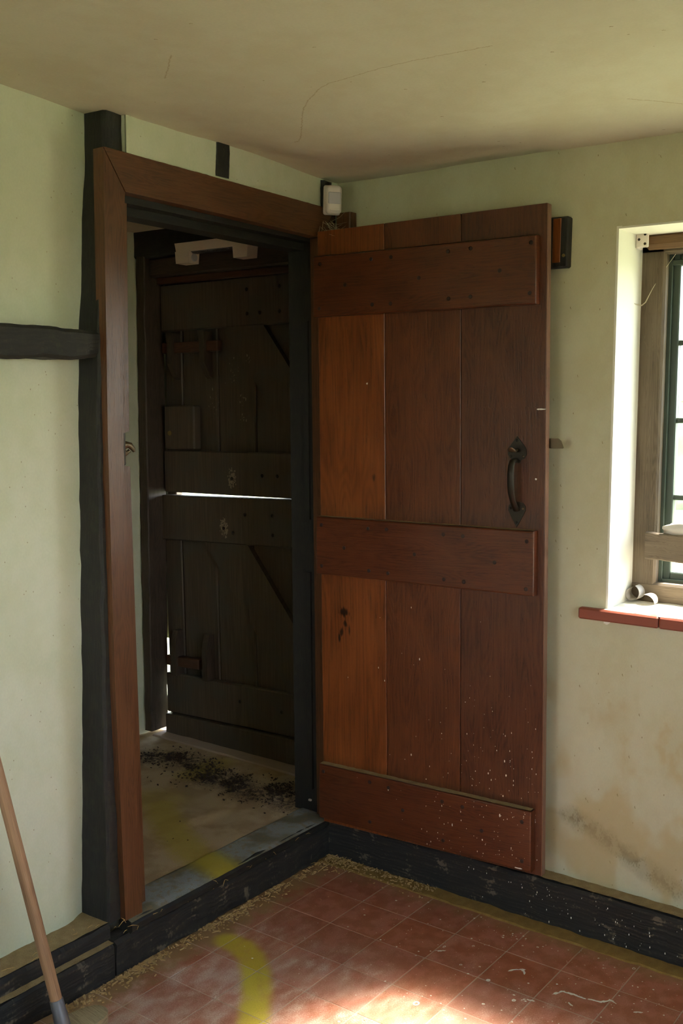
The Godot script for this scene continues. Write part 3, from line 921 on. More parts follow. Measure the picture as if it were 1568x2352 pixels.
func build_door_frame() -> void:
	var t := root_node("trim_6", Vector3.ZERO, "brown wooden door surround with mitred head and black inner frame", "door frame", "structure")
	var st := S()
	var zf := Transform3D(Basis(), Vector3(0, 0, -0.002))
	extrude(st, PackedVector2Array([Vector2(-0.888, 2.0), Vector2(-0.824, 1.909), Vector2(-0.838, 1.55), Vector2(-0.842, 1.337), Vector2(-0.831, 0.75), Vector2(-0.808, 0.124), Vector2(-0.864, 0.124), Vector2(-0.884, 0.75), Vector2(-0.891, 1.337), Vector2(-0.889, 1.6)]), 0.034, zf)
	commit(st, "architrave_leg", mats.architrave, t)
	st = S()
	extrude(st, PackedVector2Array([Vector2(-0.886, 2.0015), Vector2(-0.45, 1.995), Vector2(0.008, 1.988), Vector2(-0.078, 1.899), Vector2(-0.45, 1.906), Vector2(-0.821, 1.91)]), 0.034, zf, 0)
	var hd := commit(st, "architrave_head", mats.architrave, t)
	st = S()
	patch(st, Vector3(-0.880, 2.0015, 0.001), Vector3(0.870, -0.0133, 0), Vector3(0, 0, 0.029), 70, 4, Vector3(0, 1, 0), func(p: Vector3) -> float: return 0.0008 + 0.0014 * wob.get_noise_2d(p.x * 40.0, p.z * 90.0), func(p: Vector3) -> Vector2: return Vector2(p.x, p.z))
	meta(commit(st, "dust", mats.dust, hd), "beige dust along the top edge", "", "", "stuff")
	st = S()
	extrude(st, PackedVector2Array([Vector2(0.010, 1.986), Vector2(-0.072, 1.898), Vector2(-0.036, 0.124), Vector2(0.010, 0.124)]), 0.032, zf)
	commit(st, "architrave_leg", mats.architrave, t)
	# inner frame: left jamb brown, head and right jamb black
	st = S()
	var zb := Transform3D(Basis(), Vector3(0, 0, -0.098))
	extrude(st, PackedVector2Array([Vector2(-0.845, 1.93), Vector2(-0.786, 1.90), Vector2(-0.791, 1.345), Vector2(-0.812, 1.340), Vector2(-0.811, 1.262), Vector2(-0.790, 1.258), Vector2(-0.779, 0.75), Vector2(-0.764, 0.120), Vector2(-0.845, 0.120)]), 0.094, zb)
	commit(st, "jamb", mats.architrave, t)
	st = S()
	extrude(st, PackedVector2Array([Vector2(-0.845, 1.985), Vector2(-0.845, 1.893), Vector2(-0.058, 1.889), Vector2(0.0, 1.889), Vector2(0.0, 1.985)]), 0.095, zb, 0)
	commit(st, "head_jamb", mats.black_frame, t)
	st = S()
	extrude(st, PackedVector2Array([Vector2(-0.845, 1.90), Vector2(-0.845, 1.872), Vector2(-0.058, 1.868), Vector2(-0.058, 1.90)]), 0.06, zb, 0)
	commit(st, "head_stop", mats.black_frame, t)
	st = S()
	extrude(st, PackedVector2Array([Vector2(-0.057, 1.905), Vector2(0.02, 1.905), Vector2(0.02, 0.118), Vector2(-0.026, 0.118)]), 0.100, zb)
	commit(st, "jamb", mats.black_frame, t)
	for q in [[1.06, 1.66], [0.20, 0.895]]:
		st = S()
		var lean := func(y: float) -> float: return lerpf(-0.026, -0.057, (y - 0.118) / 1.787)
		extrude(st, PackedVector2Array([Vector2(lean.call(q[1]) - 0.007, q[1]), Vector2(lean.call(q[1]) + 0.004, q[1]), Vector2(lean.call(q[0]) + 0.004, q[0]), Vector2(lean.call(q[0]) - 0.007, q[0])]), 0.020, Transform3D(Basis(), Vector3(0, 0, -0.042)))
		commit(st, "stop_batten", mats.black_frame, t)
	# latch keep on the left jamb
	st = S()
	bx(st, Vector3(-0.812, 1.262, -0.03), Vector3(-0.800, 1.345, -0.006), 0.002)
	var k := commit(st, "latch_keep", mats.iron, t)
	st = S()
	tube(st, [Vector3(-0.803, 1.305, -0.016), Vector3(-0.795, 1.312, -0.012), Vector3(-0.787, 1.310, -0.006), Vector3(-0.781, 1.301, -0.002), Vector3(-0.779, 1.294, 0.0)], [0.009, 0.009, 0.008, 0.006, 0.003], 10)
	tube(st, [Vector3(-0.803, 1.300, -0.016), Vector3(-0.795, 1.290, -0.012), Vector3(-0.788, 1.298, -0.006)], [0.007, 0.007, 0.005], 8)
	commit(st, "hook", mats.bronze, k)
	# pale chip of paint on the foot of the black jamb
	st = S()
	bx(st, Vector3(-0.0335, 0.158, -0.040), Vector3(-0.0265, 0.164, -0.030), 0.001)
	commit(st, "paint_chip", mats.white_flake, t)

# ------------------------------------------------------------------ sole timbers, threshold, skirting
func build_sills() -> void:
	var st := S()
	var pts := []
	for q in [-3.5, -2.2, -1.6, -1.3, -1.1, -0.912]:
		pts.append(Vector3(q, 0.040, 0.02))
	rough_beam(st, pts, Vector3(0, 1, 0), Vector3(0, 0, 1), filled(6, 0.044), filled(6, 0.025), 0.006, 0.006, 16, 9.0)
	var a := commit(st, "baseboard_back", mats.black_plinth)
	meta(a, "low black sole timber under the left wall panel, dust along its ledge", "sole plate", "", "structure")
	st = S()
	pts = []
	for q in [-3.5, -2.2, -1.6, -1.3, -1.1, -0.902]:
		pts.append(Vector3(q, 0.062, -0.04))
	rough_beam(st, pts, Vector3(0, 1, 0), Vector3(0, 0, 1), filled(6, 0.062), filled(6, 0.058), 0.005, 0.008, 16, 9.0)
	commit(st, "upper_timber", mats.black_plinth, a)
	dust_sheet(Vector3(-3.0, 0.0865, 0.018), Vector3(2.09, 0, 0), Vector3(0, 0, 0.022), a, 0.003)
	dust_sheet(Vector3(-3.0, 0.1275, -0.09), Vector3(2.10, 0, 0), Vector3(0, 0, 0.100), a, 0.003)
	# doorway sill: face timber, rounded nosing, worn top slab
	st = S()
	pts = []
	for q in [-0.907, -0.72, -0.5, -0.3, -0.12, 0.0]:
		pts.append(Vector3(q, 0.044, 0.016))
	rough_beam(st, pts, Vector3(0, 1, 0), Vector3(0, 0, 1), filled(6, 0.048), [0.029, 0.028, 0.027, 0.029, 0.029, 0.028], 0.007, 0.009, 16, 10.0)
	var th := commit(st, "threshold", mats.black_plinth)
	meta(th, "worn black timber step across the doorway with dusty top", "threshold", "", "structure")
	st = S()
	pts = [Vector3(-0.857, 0.104, 0.022), Vector3(-0.6, 0.105, 0.023), Vector3(-0.3, 0.106, 0.021), Vector3(-0.02, 0.106, 0.018)]
	rough_beam(st, pts, Vector3(0, 1, 0), Vector3(0, 0, 1), filled(4, 0.017), filled(4, 0.026), 0.004, 0.010, 20, 10.0)
	commit(st, "nosing", mats.black_frame, th)
	st = S()
	var uvp := func(p: Vector3) -> Vector2: return Vector2((p.x + 0.95) / 1.3, (p.z + 1.15) / 1.3)
	var slabd := func(p: Vector3) -> float: return 0.002 * wob.get_noise_2d(p.x * 8.0, p.z * 8.0) - 0.0045 * sstep(0.02, 0.046, p.z) - 0.004 * sstep(-0.068, -0.078, p.z)
	patch(st, Vector3(-0.857, 0.1255, -0.078), Vector3(0.86, 0, 0), Vector3(0, 0, 0.124), 60, 24, Vector3(0, 1, 0), slabd, uvp)
	boxuv(st, Vector3(-0.857, 0.03, -0.078), Vector3(0.003, 0.113, 0.0), 1.3)
	commit(st, "slab", mats.threshold_top, th)
	# skirting under the window
	st = S()
	pts = []
	for k in 15:
		pts.append(Vector3(-0.004 + 0.003 * wob.get_noise_1d(k * 7.0), 0.056 + 0.004 * wob.get_noise_1d(k * 3.0 + 50.0), 0.03 + 0.262 * k))
	rough_beam(st, pts, Vector3(1, 0, 0), Vector3(0, 1, 0), filled(15, 0.028), filled(15, 0.066), 0.007, 0.008, 14, 9.0)
	var sk := commit(st, "baseboard_right", mats.black_plinth)
	meta(sk, "flaking black painted plinth along the window wall, spattered with paint", "skirting", "", "structure")
	dust_sheet(Vector3(-0.022, 0.1265, 0.1), Vector3(0.05, 0, 0), Vector3(0, 0, 3.0), sk, 0.004)
	st = S()
	for k in 130:
		var z := 0.5 + 0.9 * rng.randf()
		if rng.randf() > sstep(0.4, 0.9, z):
			continue
		var r := 0.0008 + 0.0016 * pow(rng.randf(), 2.0)
		drop(st, Vector3(-0.0345, 0.01 + 0.10 * rng.randf(), z), Vector3(0, 0, 1), Vector3(0, 1, 0), r * 0.6, r * 1.5, -0.002, 6)
	meta(commit(st, "paint_spatter", mats.paint_white, sk), "white paint flecks", "", "", "stuff")

func dust_sheet(o: Vector3, du: Vector3, dv: Vector3, parent: Node, amp: float) -> void:
	var st := S()
	var nu := clampi(int(du.length() / 0.012), 4, 260)
	var nv := clampi(int(dv.length() / 0.012), 4, 260)
	patch(st, o, du, dv, nu, nv, Vector3(0, 1, 0), func(p: Vector3) -> float: return 0.0012 + amp * 0.7 * wob.get_noise_2d(p.x * 14.0, p.z * 14.0) + amp * 0.3 * wob.get_noise_2d(p.x * 60.0, p.z * 60.0), func(p: Vector3) -> Vector2: return Vector2(p.x, p.z))
	meta(commit(st, "dust", mats.dust, parent), "drifted beige dust", "", "", "stuff")

# ------------------------------------------------------------------ the open plank door
func build_open_door() -> void:
	var t := root_node("door_1", Vector3(-0.096, 0.139, 0.058), "reddish brown ledged plank door standing open against the window wall", "door", "structure")
	t.basis = Basis(Vector3(0.04251, 0.014835, 0.998986), Vector3(-0.00063, 0.99989, -0.014821), Vector3(-0.999096, 0.0, 0.042515)).orthonormalized()
	var cuts := [0.012, 0.2390, 0.2410, 0.4790, 0.4810, 0.7245]
	var pm := ["door_plank_a", "door_plank_b", "door_plank_c"]
	for k in 3:
		var st := S()
		var w: float = cuts[k * 2 + 1] - cuts[k * 2]
		box(st, Transform3D(Basis(), Vector3((cuts[k * 2] + cuts[k * 2 + 1]) * 0.5, 0.886, -0.011)), Vector3(w, 1.772, 0.022), 0.0012, 1, Vector2(0.15625, 0.886) if k == 0 else Vector2(0.31 * k, 0.37 * k))
		commit_local(st, "plank", mats[pm[k]], t)
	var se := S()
	box(se, Transform3D(Basis(), Vector3(0.7254, 0.886, -0.011)), Vector3(0.0022, 1.770, 0.0215), 0.0006)  # free edge strip with the window sheen painted in
	meta(commit_local(se, "sheen_edge", mats.sheen_edge, t), "paler wood along the free edge, window sheen put into its colour")
	for x in [0.24, 0.48]:
		se = S()
		box(se, Transform3D(Basis(), Vector3(x, 0.886, -0.0125)), Vector3(0.012, 1.768, 0.006), 0.0005)
		commit_local(se, "tongue", mats.door_peg, t)
	var rows := [
		[1.522, 1.694, [[0.039, 1.674], [0.213, 1.673], [0.278, 1.673], [0.455, 1.672], [0.522, 1.674], [0.693, 1.673], [0.125, 1.609], [0.366, 1.61], [0.606, 1.61], [0.216, 1.548], [0.276, 1.547], [0.457, 1.548], [0.522, 1.549], [0.69, 1.547], [0.035, 1.548]]],
		[0.768, 0.939, [[0.034, 0.918], [0.197, 0.916], [0.259, 0.917], [0.441, 0.913], [0.501, 0.912], [0.687, 0.909], [0.114, 0.855], [0.35, 0.852], [0.595, 0.847], [0.033, 0.796], [0.199, 0.794], [0.263, 0.792], [0.443, 0.789], [0.504, 0.787], [0.686, 0.783]]],
		[0.018, 0.186, [[0.031, 0.168], [0.197, 0.167], [0.261, 0.163], [0.437, 0.158], [0.501, 0.155], [0.679, 0.151], [0.309, 0.105], [0.56, 0.10], [0.196, 0.046], [0.44, 0.045], [0.68, 0.042]]],
	]
	for row in rows:
		var st := S()
		var poly := PackedVector2Array([Vector2(0.012, row[0] + 0.003), Vector2(0.706, row[0] - 0.003), Vector2(0.706, row[1] - 0.003), Vector2(0.014, row[1] + 0.003)])
		ledge(st, poly, 0.027, 0.004)
		var l := commit_local(st, "ledge", mats.door_ledge, t)
		for q in row[2]:
			st = S()
			tube(st, [Vector3(q[0], q[1], 0.0245), Vector3(q[0], q[1], 0.0278), Vector3(q[0], q[1], 0.0284)], [0.0058, 0.0056, 0.0042], 10)
			commit_local(st, "peg", mats.door_peg, l)
		st = S()
		var y: float = row[1]
		patch(st, Vector3(0.016, y + 0.0036, 0.001), Vector3(0.686, -0.0057, 0), Vector3(0, 0, 0.0225), 70, 5, Vector3(0, 1, 0), func(p: Vector3) -> float: return 0.0009 + 0.0016 * wob.get_noise_2d(p.x * 40.0, p.z * 90.0), func(p: Vector3) -> Vector2: return Vector2(p.x, p.z))
		meta(commit_local(st, "dust", mats.dust, l), "beige dust lying on the ledge", "", "", "stuff")
	build_latch(t)
	# white paint flecks, mostly low down towards the free edge
	var st := S()
	for k in 1500:
		var x := 0.03 + 0.69 * rng.randf()
		var y := 0.02 + 0.72 * rng.randf()
		var p := sstep(0.05, 0.65, x) * sstep(0.75, 0.12, y)
		if rng.randf() > p * p * 0.62 + 0.012:
			continue
		var on_ledge := y < 0.19 and x < 0.70
		if y > 0.178 and y < 0.20:
			continue
		var r := 0.0006 + 0.0011 * pow(rng.randf(), 2.0) + (0.0016 if rng.randf() < 0.04 else 0.0)
		drop(st, Vector3(x, y, 0.0272 if on_ledge else 0.0002), Vector3(1, 0, 0), Vector3(0, 1, 0), r * 0.75, r * rng.randf_range(1.1, 2.0), 0.0005, 7)
	for q in [[0.714, 1.252, 0.010, 0.002], [0.705, 1.252, 0.004, 0.002], [0.70, 1.07, 0.003, 0.003], [0.18, 1.33, 0.003, 0.003], [0.67, 0.02, 0.010, 0.002]]:
		drop(st, Vector3(q[0], q[1], 0.0272 if q[1] < 0.1 else 0.0002), Vector3(1, 0, 0), Vector3(0, 1, 0), q[2], q[3], 0.0006, 9, 0.3)
	meta(commit_local(st, "paint_spatter", mats.paint_white, t), "fine white paint flecks", "", "", "stuff")

# board with its front arrises rounded over
func ledge(st: SurfaceTool, p: PackedVector2Array, d: float, b: float) -> void:
	st.set_smooth_group(-1)
	var c2 := (p[0] + p[1] + p[2] + p[3]) * 0.25
	var c := Vector3(c2.x, c2.y, d * 0.5)
	var off := Vector2(rng.randf() * 3.0, rng.randf() * 3.0)
	var lv := [[0.0, 0.0], [0.0, d - b], [b * 0.35, d - b * 0.3], [b, d]]
	var loops := []
	for l in lv:
		var loop := []
		for k in 4:
			var q := p[k]
			loop.append(Vector3(q.x - signf(q.x - c2.x) * l[0], q.y - signf(q.y - c2.y) * l[0], l[1]))
		loops.append(loop)
	for i in loops.size() - 1:
		for k in 4:
			var k2 := (k + 1) % 4
			tri(st, loops[i][k], loops[i][k2], loops[i + 1][k2], c, Transform3D(), 0, off)
			tri(st, loops[i][k], loops[i + 1][k2], loops[i + 1][k], c, Transform3D(), 0, off)
	var f: Array = loops[3]
	tri(st, f[0], f[1], f[2], c, Transform3D(), 0, off)
	tri(st, f[0], f[2], f[3], c, Transform3D(), 0, off)

func build_latch(t: Node) -> void:
	var st := S()
	extrude(st, PackedVector2Array([Vector2(0.647, 1.182), Vector2(0.655, 1.172), Vector2(0.666, 1.159), Vector2(0.673, 1.147), Vector2(0.674, 1.134), Vector2(0.668, 1.124), Vector2(0.658, 1.119), Vector2(0.655, 1.112), Vector2(0.640, 1.112), Vector2(0.636, 1.119), Vector2(0.627, 1.124), Vector2(0.621, 1.134), Vector2(0.622, 1.147), Vector2(0.629, 1.159), Vector2(0.639, 1.172)]), 0.003)
	var h := commit_local(st, "thumb_latch", mats.iron, t)
	meta(h, "dark iron thumb latch with curved grip")
	st = S()
	extrude(st, PackedVector2Array([Vector2(0.640, 1.006), Vector2(0.652, 1.010), Vector2(0.664, 1.007), Vector2(0.672, 0.998), Vector2(0.672, 0.987), Vector2(0.664, 0.972), Vector2(0.655, 0.956), Vector2(0.647, 0.942), Vector2(0.639, 0.956), Vector2(0.630, 0.972), Vector2(0.623, 0.987), Vector2(0.624, 0.998), Vector2(0.631, 1.006)]), 0.003)
	commit_local(st, "heart_plate", mats.iron, h)
	st = S()
	tube(st, [Vector3(0.647, 1.118, 0.002), Vector3(0.647, 1.121, 0.016), Vector3(0.647, 1.118, 0.030), Vector3(0.647, 1.106, 0.039), Vector3(0.647, 1.085, 0.042), Vector3(0.647, 1.060, 0.042), Vector3(0.647, 1.035, 0.038), Vector3(0.647, 1.015, 0.028), Vector3(0.647, 0.999, 0.015), Vector3(0.647, 0.988, 0.004)], [0.008, 0.008, 0.0085, 0.009, 0.0095, 0.0095, 0.009, 0.0085, 0.009, 0.010], 14, 0.62, Vector3(1, 0, 0))
	commit_local(st, "grip", mats.iron, h)
	st = S()
	tube(st, [Vector3(0.647, 1.146, -0.004), Vector3(0.647, 1.146, 0.010), Vector3(0.647, 1.143, 0.022), Vector3(0.647, 1.144, 0.032), Vector3(0.647, 1.149, 0.040), Vector3(0.647, 1.154, 0.045)], [0.005, 0.006, 0.010, 0.012, 0.010, 0.005], 12, 0.28, Vector3(1, 0, 0))
	commit_local(st, "thumb_piece", mats.bronze, h)
	for q in [[0.647, 1.171], [0.630, 1.130], [0.665, 1.130], [0.630, 0.992], [0.665, 0.992], [0.647, 0.955]]:
		st = S()
		tube(st, [Vector3(q[0], q[1], 0.002), Vector3(q[0], q[1], 0.0042), Vector3(q[0], q[1], 0.005)], [0.0034, 0.0032, 0.0018], 9)
		commit_local(st, "screw", mats.bronze if q[0] > 0.66 else mats.iron, h)
	st = S()
	extrude(st, PackedVector2Array([Vector2(0.60, 1.176), Vector2(0.748, 1.176), Vector2(0.755, 1.170), Vector2(0.762, 1.152), Vector2(0.760, 1.150), Vector2(0.60, 1.150)]), 0.005, Transform3D(Basis(), Vector3(0, 0, -0.033)))
	meta(commit_local(st, "latch_bar", mats.bronze, t), "bronze latch bar sticking out past the door edge")

# ------------------------------------------------------------------ stable door of the porch
func stable_uv(st: SurfaceTool, a: Vector3, b: Vector3, bevel := 0.002, shift := 0.0) -> void:
	var s2 := S()
	bx(s2, a, b, bevel)
	stable_map(s2, st, shift)

func stable_map(s2: SurfaceTool, st: SurfaceTool, shift: float) -> void:
	var arr := s2.commit_to_arrays()
	var v: PackedVector3Array = arr[Mesh.ARRAY_VERTEX]
	st.set_smooth_group(-1)
	for p in v:
		st.set_uv(Vector2((p.z + 1.0 + p.x * 0.3 - 0.09) / 0.9, (1.9 - p.y + shift) / 1.8))
		st.add_vertex(p)

func build_stable_door() -> void:
	var cuts := [[-0.992, -0.902], [-0.898, -0.720], [-0.716, -0.538], [-0.534, -0.356], [-0.352, -0.165]]
	for leaf in 2:
		var y0: float = [1.0735, 0.128][leaf]
		var y1: float = [1.853, 1.060][leaf]
		var pivot := Vector3(0.30, y0, -0.6)
		var t := root_node("door_%d" % (leaf + 2), Vector3.ZERO, ["upper leaf of the dark stable door in the porch, above the bright gap", "lower leaf of the dark stable door in the porch, standing on the floor strip"][leaf], "door", "structure")
		for c in cuts:
			var st := S()
			stable_uv(st, Vector3(0.300, y0, c[0]), Vector3(0.322, y1, c[1]), 0.0045)
			commit(st, "board", mats.stable, t)
		var sk := S()
		bx(sk, Vector3(0.316, y0 + 0.001, -0.99), Vector3(0.328, y1 - 0.001, -0.166), 0.001)
		commit(sk, "added_skin", mats.stable_dark, t)  # unseen backing added to keep daylight out of the board joints
		var rails: Array = [[[1.682, 1.853], [1.0735, 1.233]], [[0.888, 1.060], [0.205, 0.362], [0.100, 0.200]]][leaf]
		for r in rails:
			var st := S()
			stable_uv(st, Vector3(0.275 if r[0] > 0.15 else 0.262, r[0], -0.985), Vector3(0.301, r[1], -0.17), 0.004)
			commit(st, "rail" if r[0] > 0.15 else "weather_board", mats.stable, t)
		# diagonal brace
		var st := S()
		var top: float = [1.682, 0.888][leaf]
		var bot: float = [1.233, 0.362][leaf]
		var z0: float = [-0.672, -0.758][leaf]
		var s2 := S()
		var run := (top - bot) / 1.32
		var wd: float = [0.196, 0.216][leaf]
		extrude(s2, PackedVector2Array([Vector2(z0, top), Vector2(z0 + wd, top), Vector2(minf(z0 + wd + run, -0.172), maxf(bot, top - (minf(z0 + wd + run, -0.172) - z0 - wd) * 1.32)), Vector2(minf(z0 + wd + run, -0.172), bot), Vector2(z0 + run, bot)]), 0.023, Transform3D(Basis(Vector3(0, 0, 1), Vector3(0, 1, 0), Vector3(-1, 0, 0)), Vector3(0.3, 0, 0)))
		stable_map(s2, st, 0.13)
		commit(st, "brace", mats.stable, t)
		# wooden bolt in two notched brackets
		var bz: Array = [-0.922, -0.756]
		var by: Array = [[1.50, 1.672], [0.372, 0.535]][leaf]
		for z in bz:
			st = S()
			var sh := PackedVector2Array([Vector2(0, by[0]), Vector2(-0.018, by[0] + 0.012), Vector2(-0.045, by[0] + 0.06), Vector2(-0.045, by[1] - (0.0 if leaf == 0 else 0.02)), Vector2(-0.03, by[1]), Vector2(0, by[1])])
			if leaf == 1:
				sh = PackedVector2Array([Vector2(0, by[0] - 0.012), Vector2(-0.045, by[0] - 0.012), Vector2(-0.045, by[0] + 0.10), Vector2(-0.038, by[1] - 0.03), Vector2(-0.028, by[1]), Vector2(0, by[1])])
			extrude(st, sh, 0.026, Transform3D(Basis(), Vector3(0.3, 0, z - 0.013)))
			commit(st, "bolt_bracket", mats.stable_dark, t)
		st = S()
		var my: float = [1.619, 0.414][leaf]
		bx(st, Vector3(0.268, my - 0.020, -0.975), Vector3(0.296, my + 0.020, -0.690 if leaf == 0 else -0.80), 0.003, 2)
		commit(st, "wooden_bolt", mats.stable_brown, t)
		# studs
		for q in ([[1.81, -0.55], [1.81, -0.40], [1.725, -0.55], [1.725, -0.49], [1.725, -0.40], [1.15, -0.49], [1.15, -0.42], [1.135, -0.635]] if leaf == 0 else [[1.0, -0.55], [0.93, -0.42], [1.0, -0.42], [0.945, -0.655], [0.93, -0.61], [0.30, -0.6], [0.29, -0.4]]):
			st = S()
			tube(st, [Vector3(0.277, q[0], q[1]), Vector3(0.2735, q[0], q[1]), Vector3(0.272, q[0], q[1])], [0.007, 0.0068, 0.004], 9)
			commit(st, "stud", mats.iron, t)
		if leaf == 0:
			st = S()
			stable_uv(st, Vector3(0.262, 1.238, -0.965), Vector3(0.301, 1.403, -0.808), 0.005)
			var lk := commit(st, "rim_lock", mats.stable, t)
			st = S()
			tube(st, [Vector3(0.2625, 1.299, -0.936), Vector3(0.2595, 1.299, -0.936)], [0.010, 0.009], 14)
			commit(st, "keyhole_plate", mats.brass, lk)
		# dried pale flecks on the boards, and a crust of bloom round one bolt head
		var fl := S()
		if leaf == 0:
			for q in [[-0.64, 1.52, 0.020, 0.040, 22], [-0.60, 1.42, 0.014, 0.03, 14], [-0.74, 1.42, 0.018, 0.04, 16], [-0.60, 1.36, 0.012, 0.02, 10], [-0.545, 1.565, 0.012, 0.012, 8]]:
				for k in q[4]:
					var r := 0.0008 + 0.003 * pow(rng.randf(), 2.5)
					var p := Vector3(0.2997, q[1] + rng.randfn() * q[3] * 0.6, q[0] + rng.randfn() * q[2] * 0.6)
					if p.y > 1.29 - 0.0 and (p.z + 0.672) * 1.32 > 1.682 - p.y and (p.z + 0.476) * 1.32 < 1.682 - p.y:
						p.x = 0.2767
					drop(fl, p, Vector3(0, 0, 1), Vector3(0, 1, 0), r * 0.7, r * 1.5, 0.0004, 7, 0.45)
		var bolt: Array = [[1.135, -0.635], [0.945, -0.655]][leaf]
		for k in 150:
			var v := Vector2(rng.randfn(), rng.randfn()) * 0.55
			if v.length() > 1.1:
				continue
			var r := rng.randf_range(0.0008, 0.0032)
			drop(fl, Vector3(0.2747 - 0.0002 * rng.randf(), bolt[0] + v.y * 0.036, bolt[1] + v.x * 0.020), Vector3(0, 0, 1), Vector3(0, 1, 0), r, r * 1.3, 0.0003, 7, 0.5)
		meta(commit(fl, "pale_flecks", mats.bloom, t), "pale dried flecks and crust on the dark wood", "", "", "stuff")
		var turn := Basis(Vector3.RIGHT, deg_to_rad([-0.7, -1.6][leaf]))
		t.transform = Transform3D(turn, Vector3(0.3, y0, -0.985) - turn * Vector3(0.3, y0, -0.985))
	# the frame it shuts into
	var t := root_node("trim_7", Vector3.ZERO, "dark porch beam and outer door frame above the stable door", "door frame", "structure")
	var st := S()
	rough_beam(st, [Vector3(0.265, 1.998, -1.05), Vector3(0.265, 2.006, -0.1)], Vector3(1, 0, 0), Vector3(0, 1, 0), [0.065, 0.065], [0.050, 0.045], 0.005, 0.006, 30, 8.0)
	commit(st, "beam", mats.black_post, t)
	st = S()
	bx(st, Vector3(0.228, 1.882, -1.04), Vector3(0.36, 1.952, -0.1), 0.006, 2)
	commit(st, "head_rail", mats.stable_dark, t)
	st = S()
	bx(st, Vector3(0.262, 1.858, -1.0), Vector3(0.345, 1.884, -0.1), 0.004, 2)
	commit(st, "head_bead", mats.stable_brown, t)
	st = S()
	rough_beam(st, [Vector3(0.25, 0.137, -1.022), Vector3(0.25, 0.9, -1.021), Vector3(0.25, 1.96, -1.021)], Vector3(1, 0, 0), Vector3(0, 0, 1), [0.045, 0.049, 0.05], [0.020, 0.022, 0.022], 0.004, 0.004, 24, 8.0)
	commit(st, "post", mats.stable_dark, t)
	st = S()
	bx(st, Vector3(0.30, 0.0, -0.175), Vector3(0.36, 1.96, -0.10), 0.003, 1)
	commit(st, "post", mats.stable_dark, t)
	for q in [[0.46, 1.90, -1.02, -0.972], [1.835, 1.90, -1.02, -0.1]]:  # unseen strips added outside to close off daylight leaks
		st = S()
		bx(st, Vector3(0.326, q[0], q[2]), Vector3(0.36, q[1], q[3]), 0.002, 1)
		commit(st, "added_stop", mats.stable_dark, t)
	# worn strip in front of it
	st = S()
	var pts := [Vector3(0.262, 0.112, -1.0), Vector3(0.262, 0.112, -0.6), Vector3(0.262, 0.112, -0.13)]
	rough_beam(st, pts, Vector3(1, 0, 0), Vector3(0, 1, 0), [0.055, 0.06, 0.075], [0.015, 0.015, 0.015], 0.003, 0.004, 20, 9.0)
	meta(commit(st, "trim_8", mats.joint), "worn grey floor strip along the foot of the stable door", "threshold strip", "", "structure")

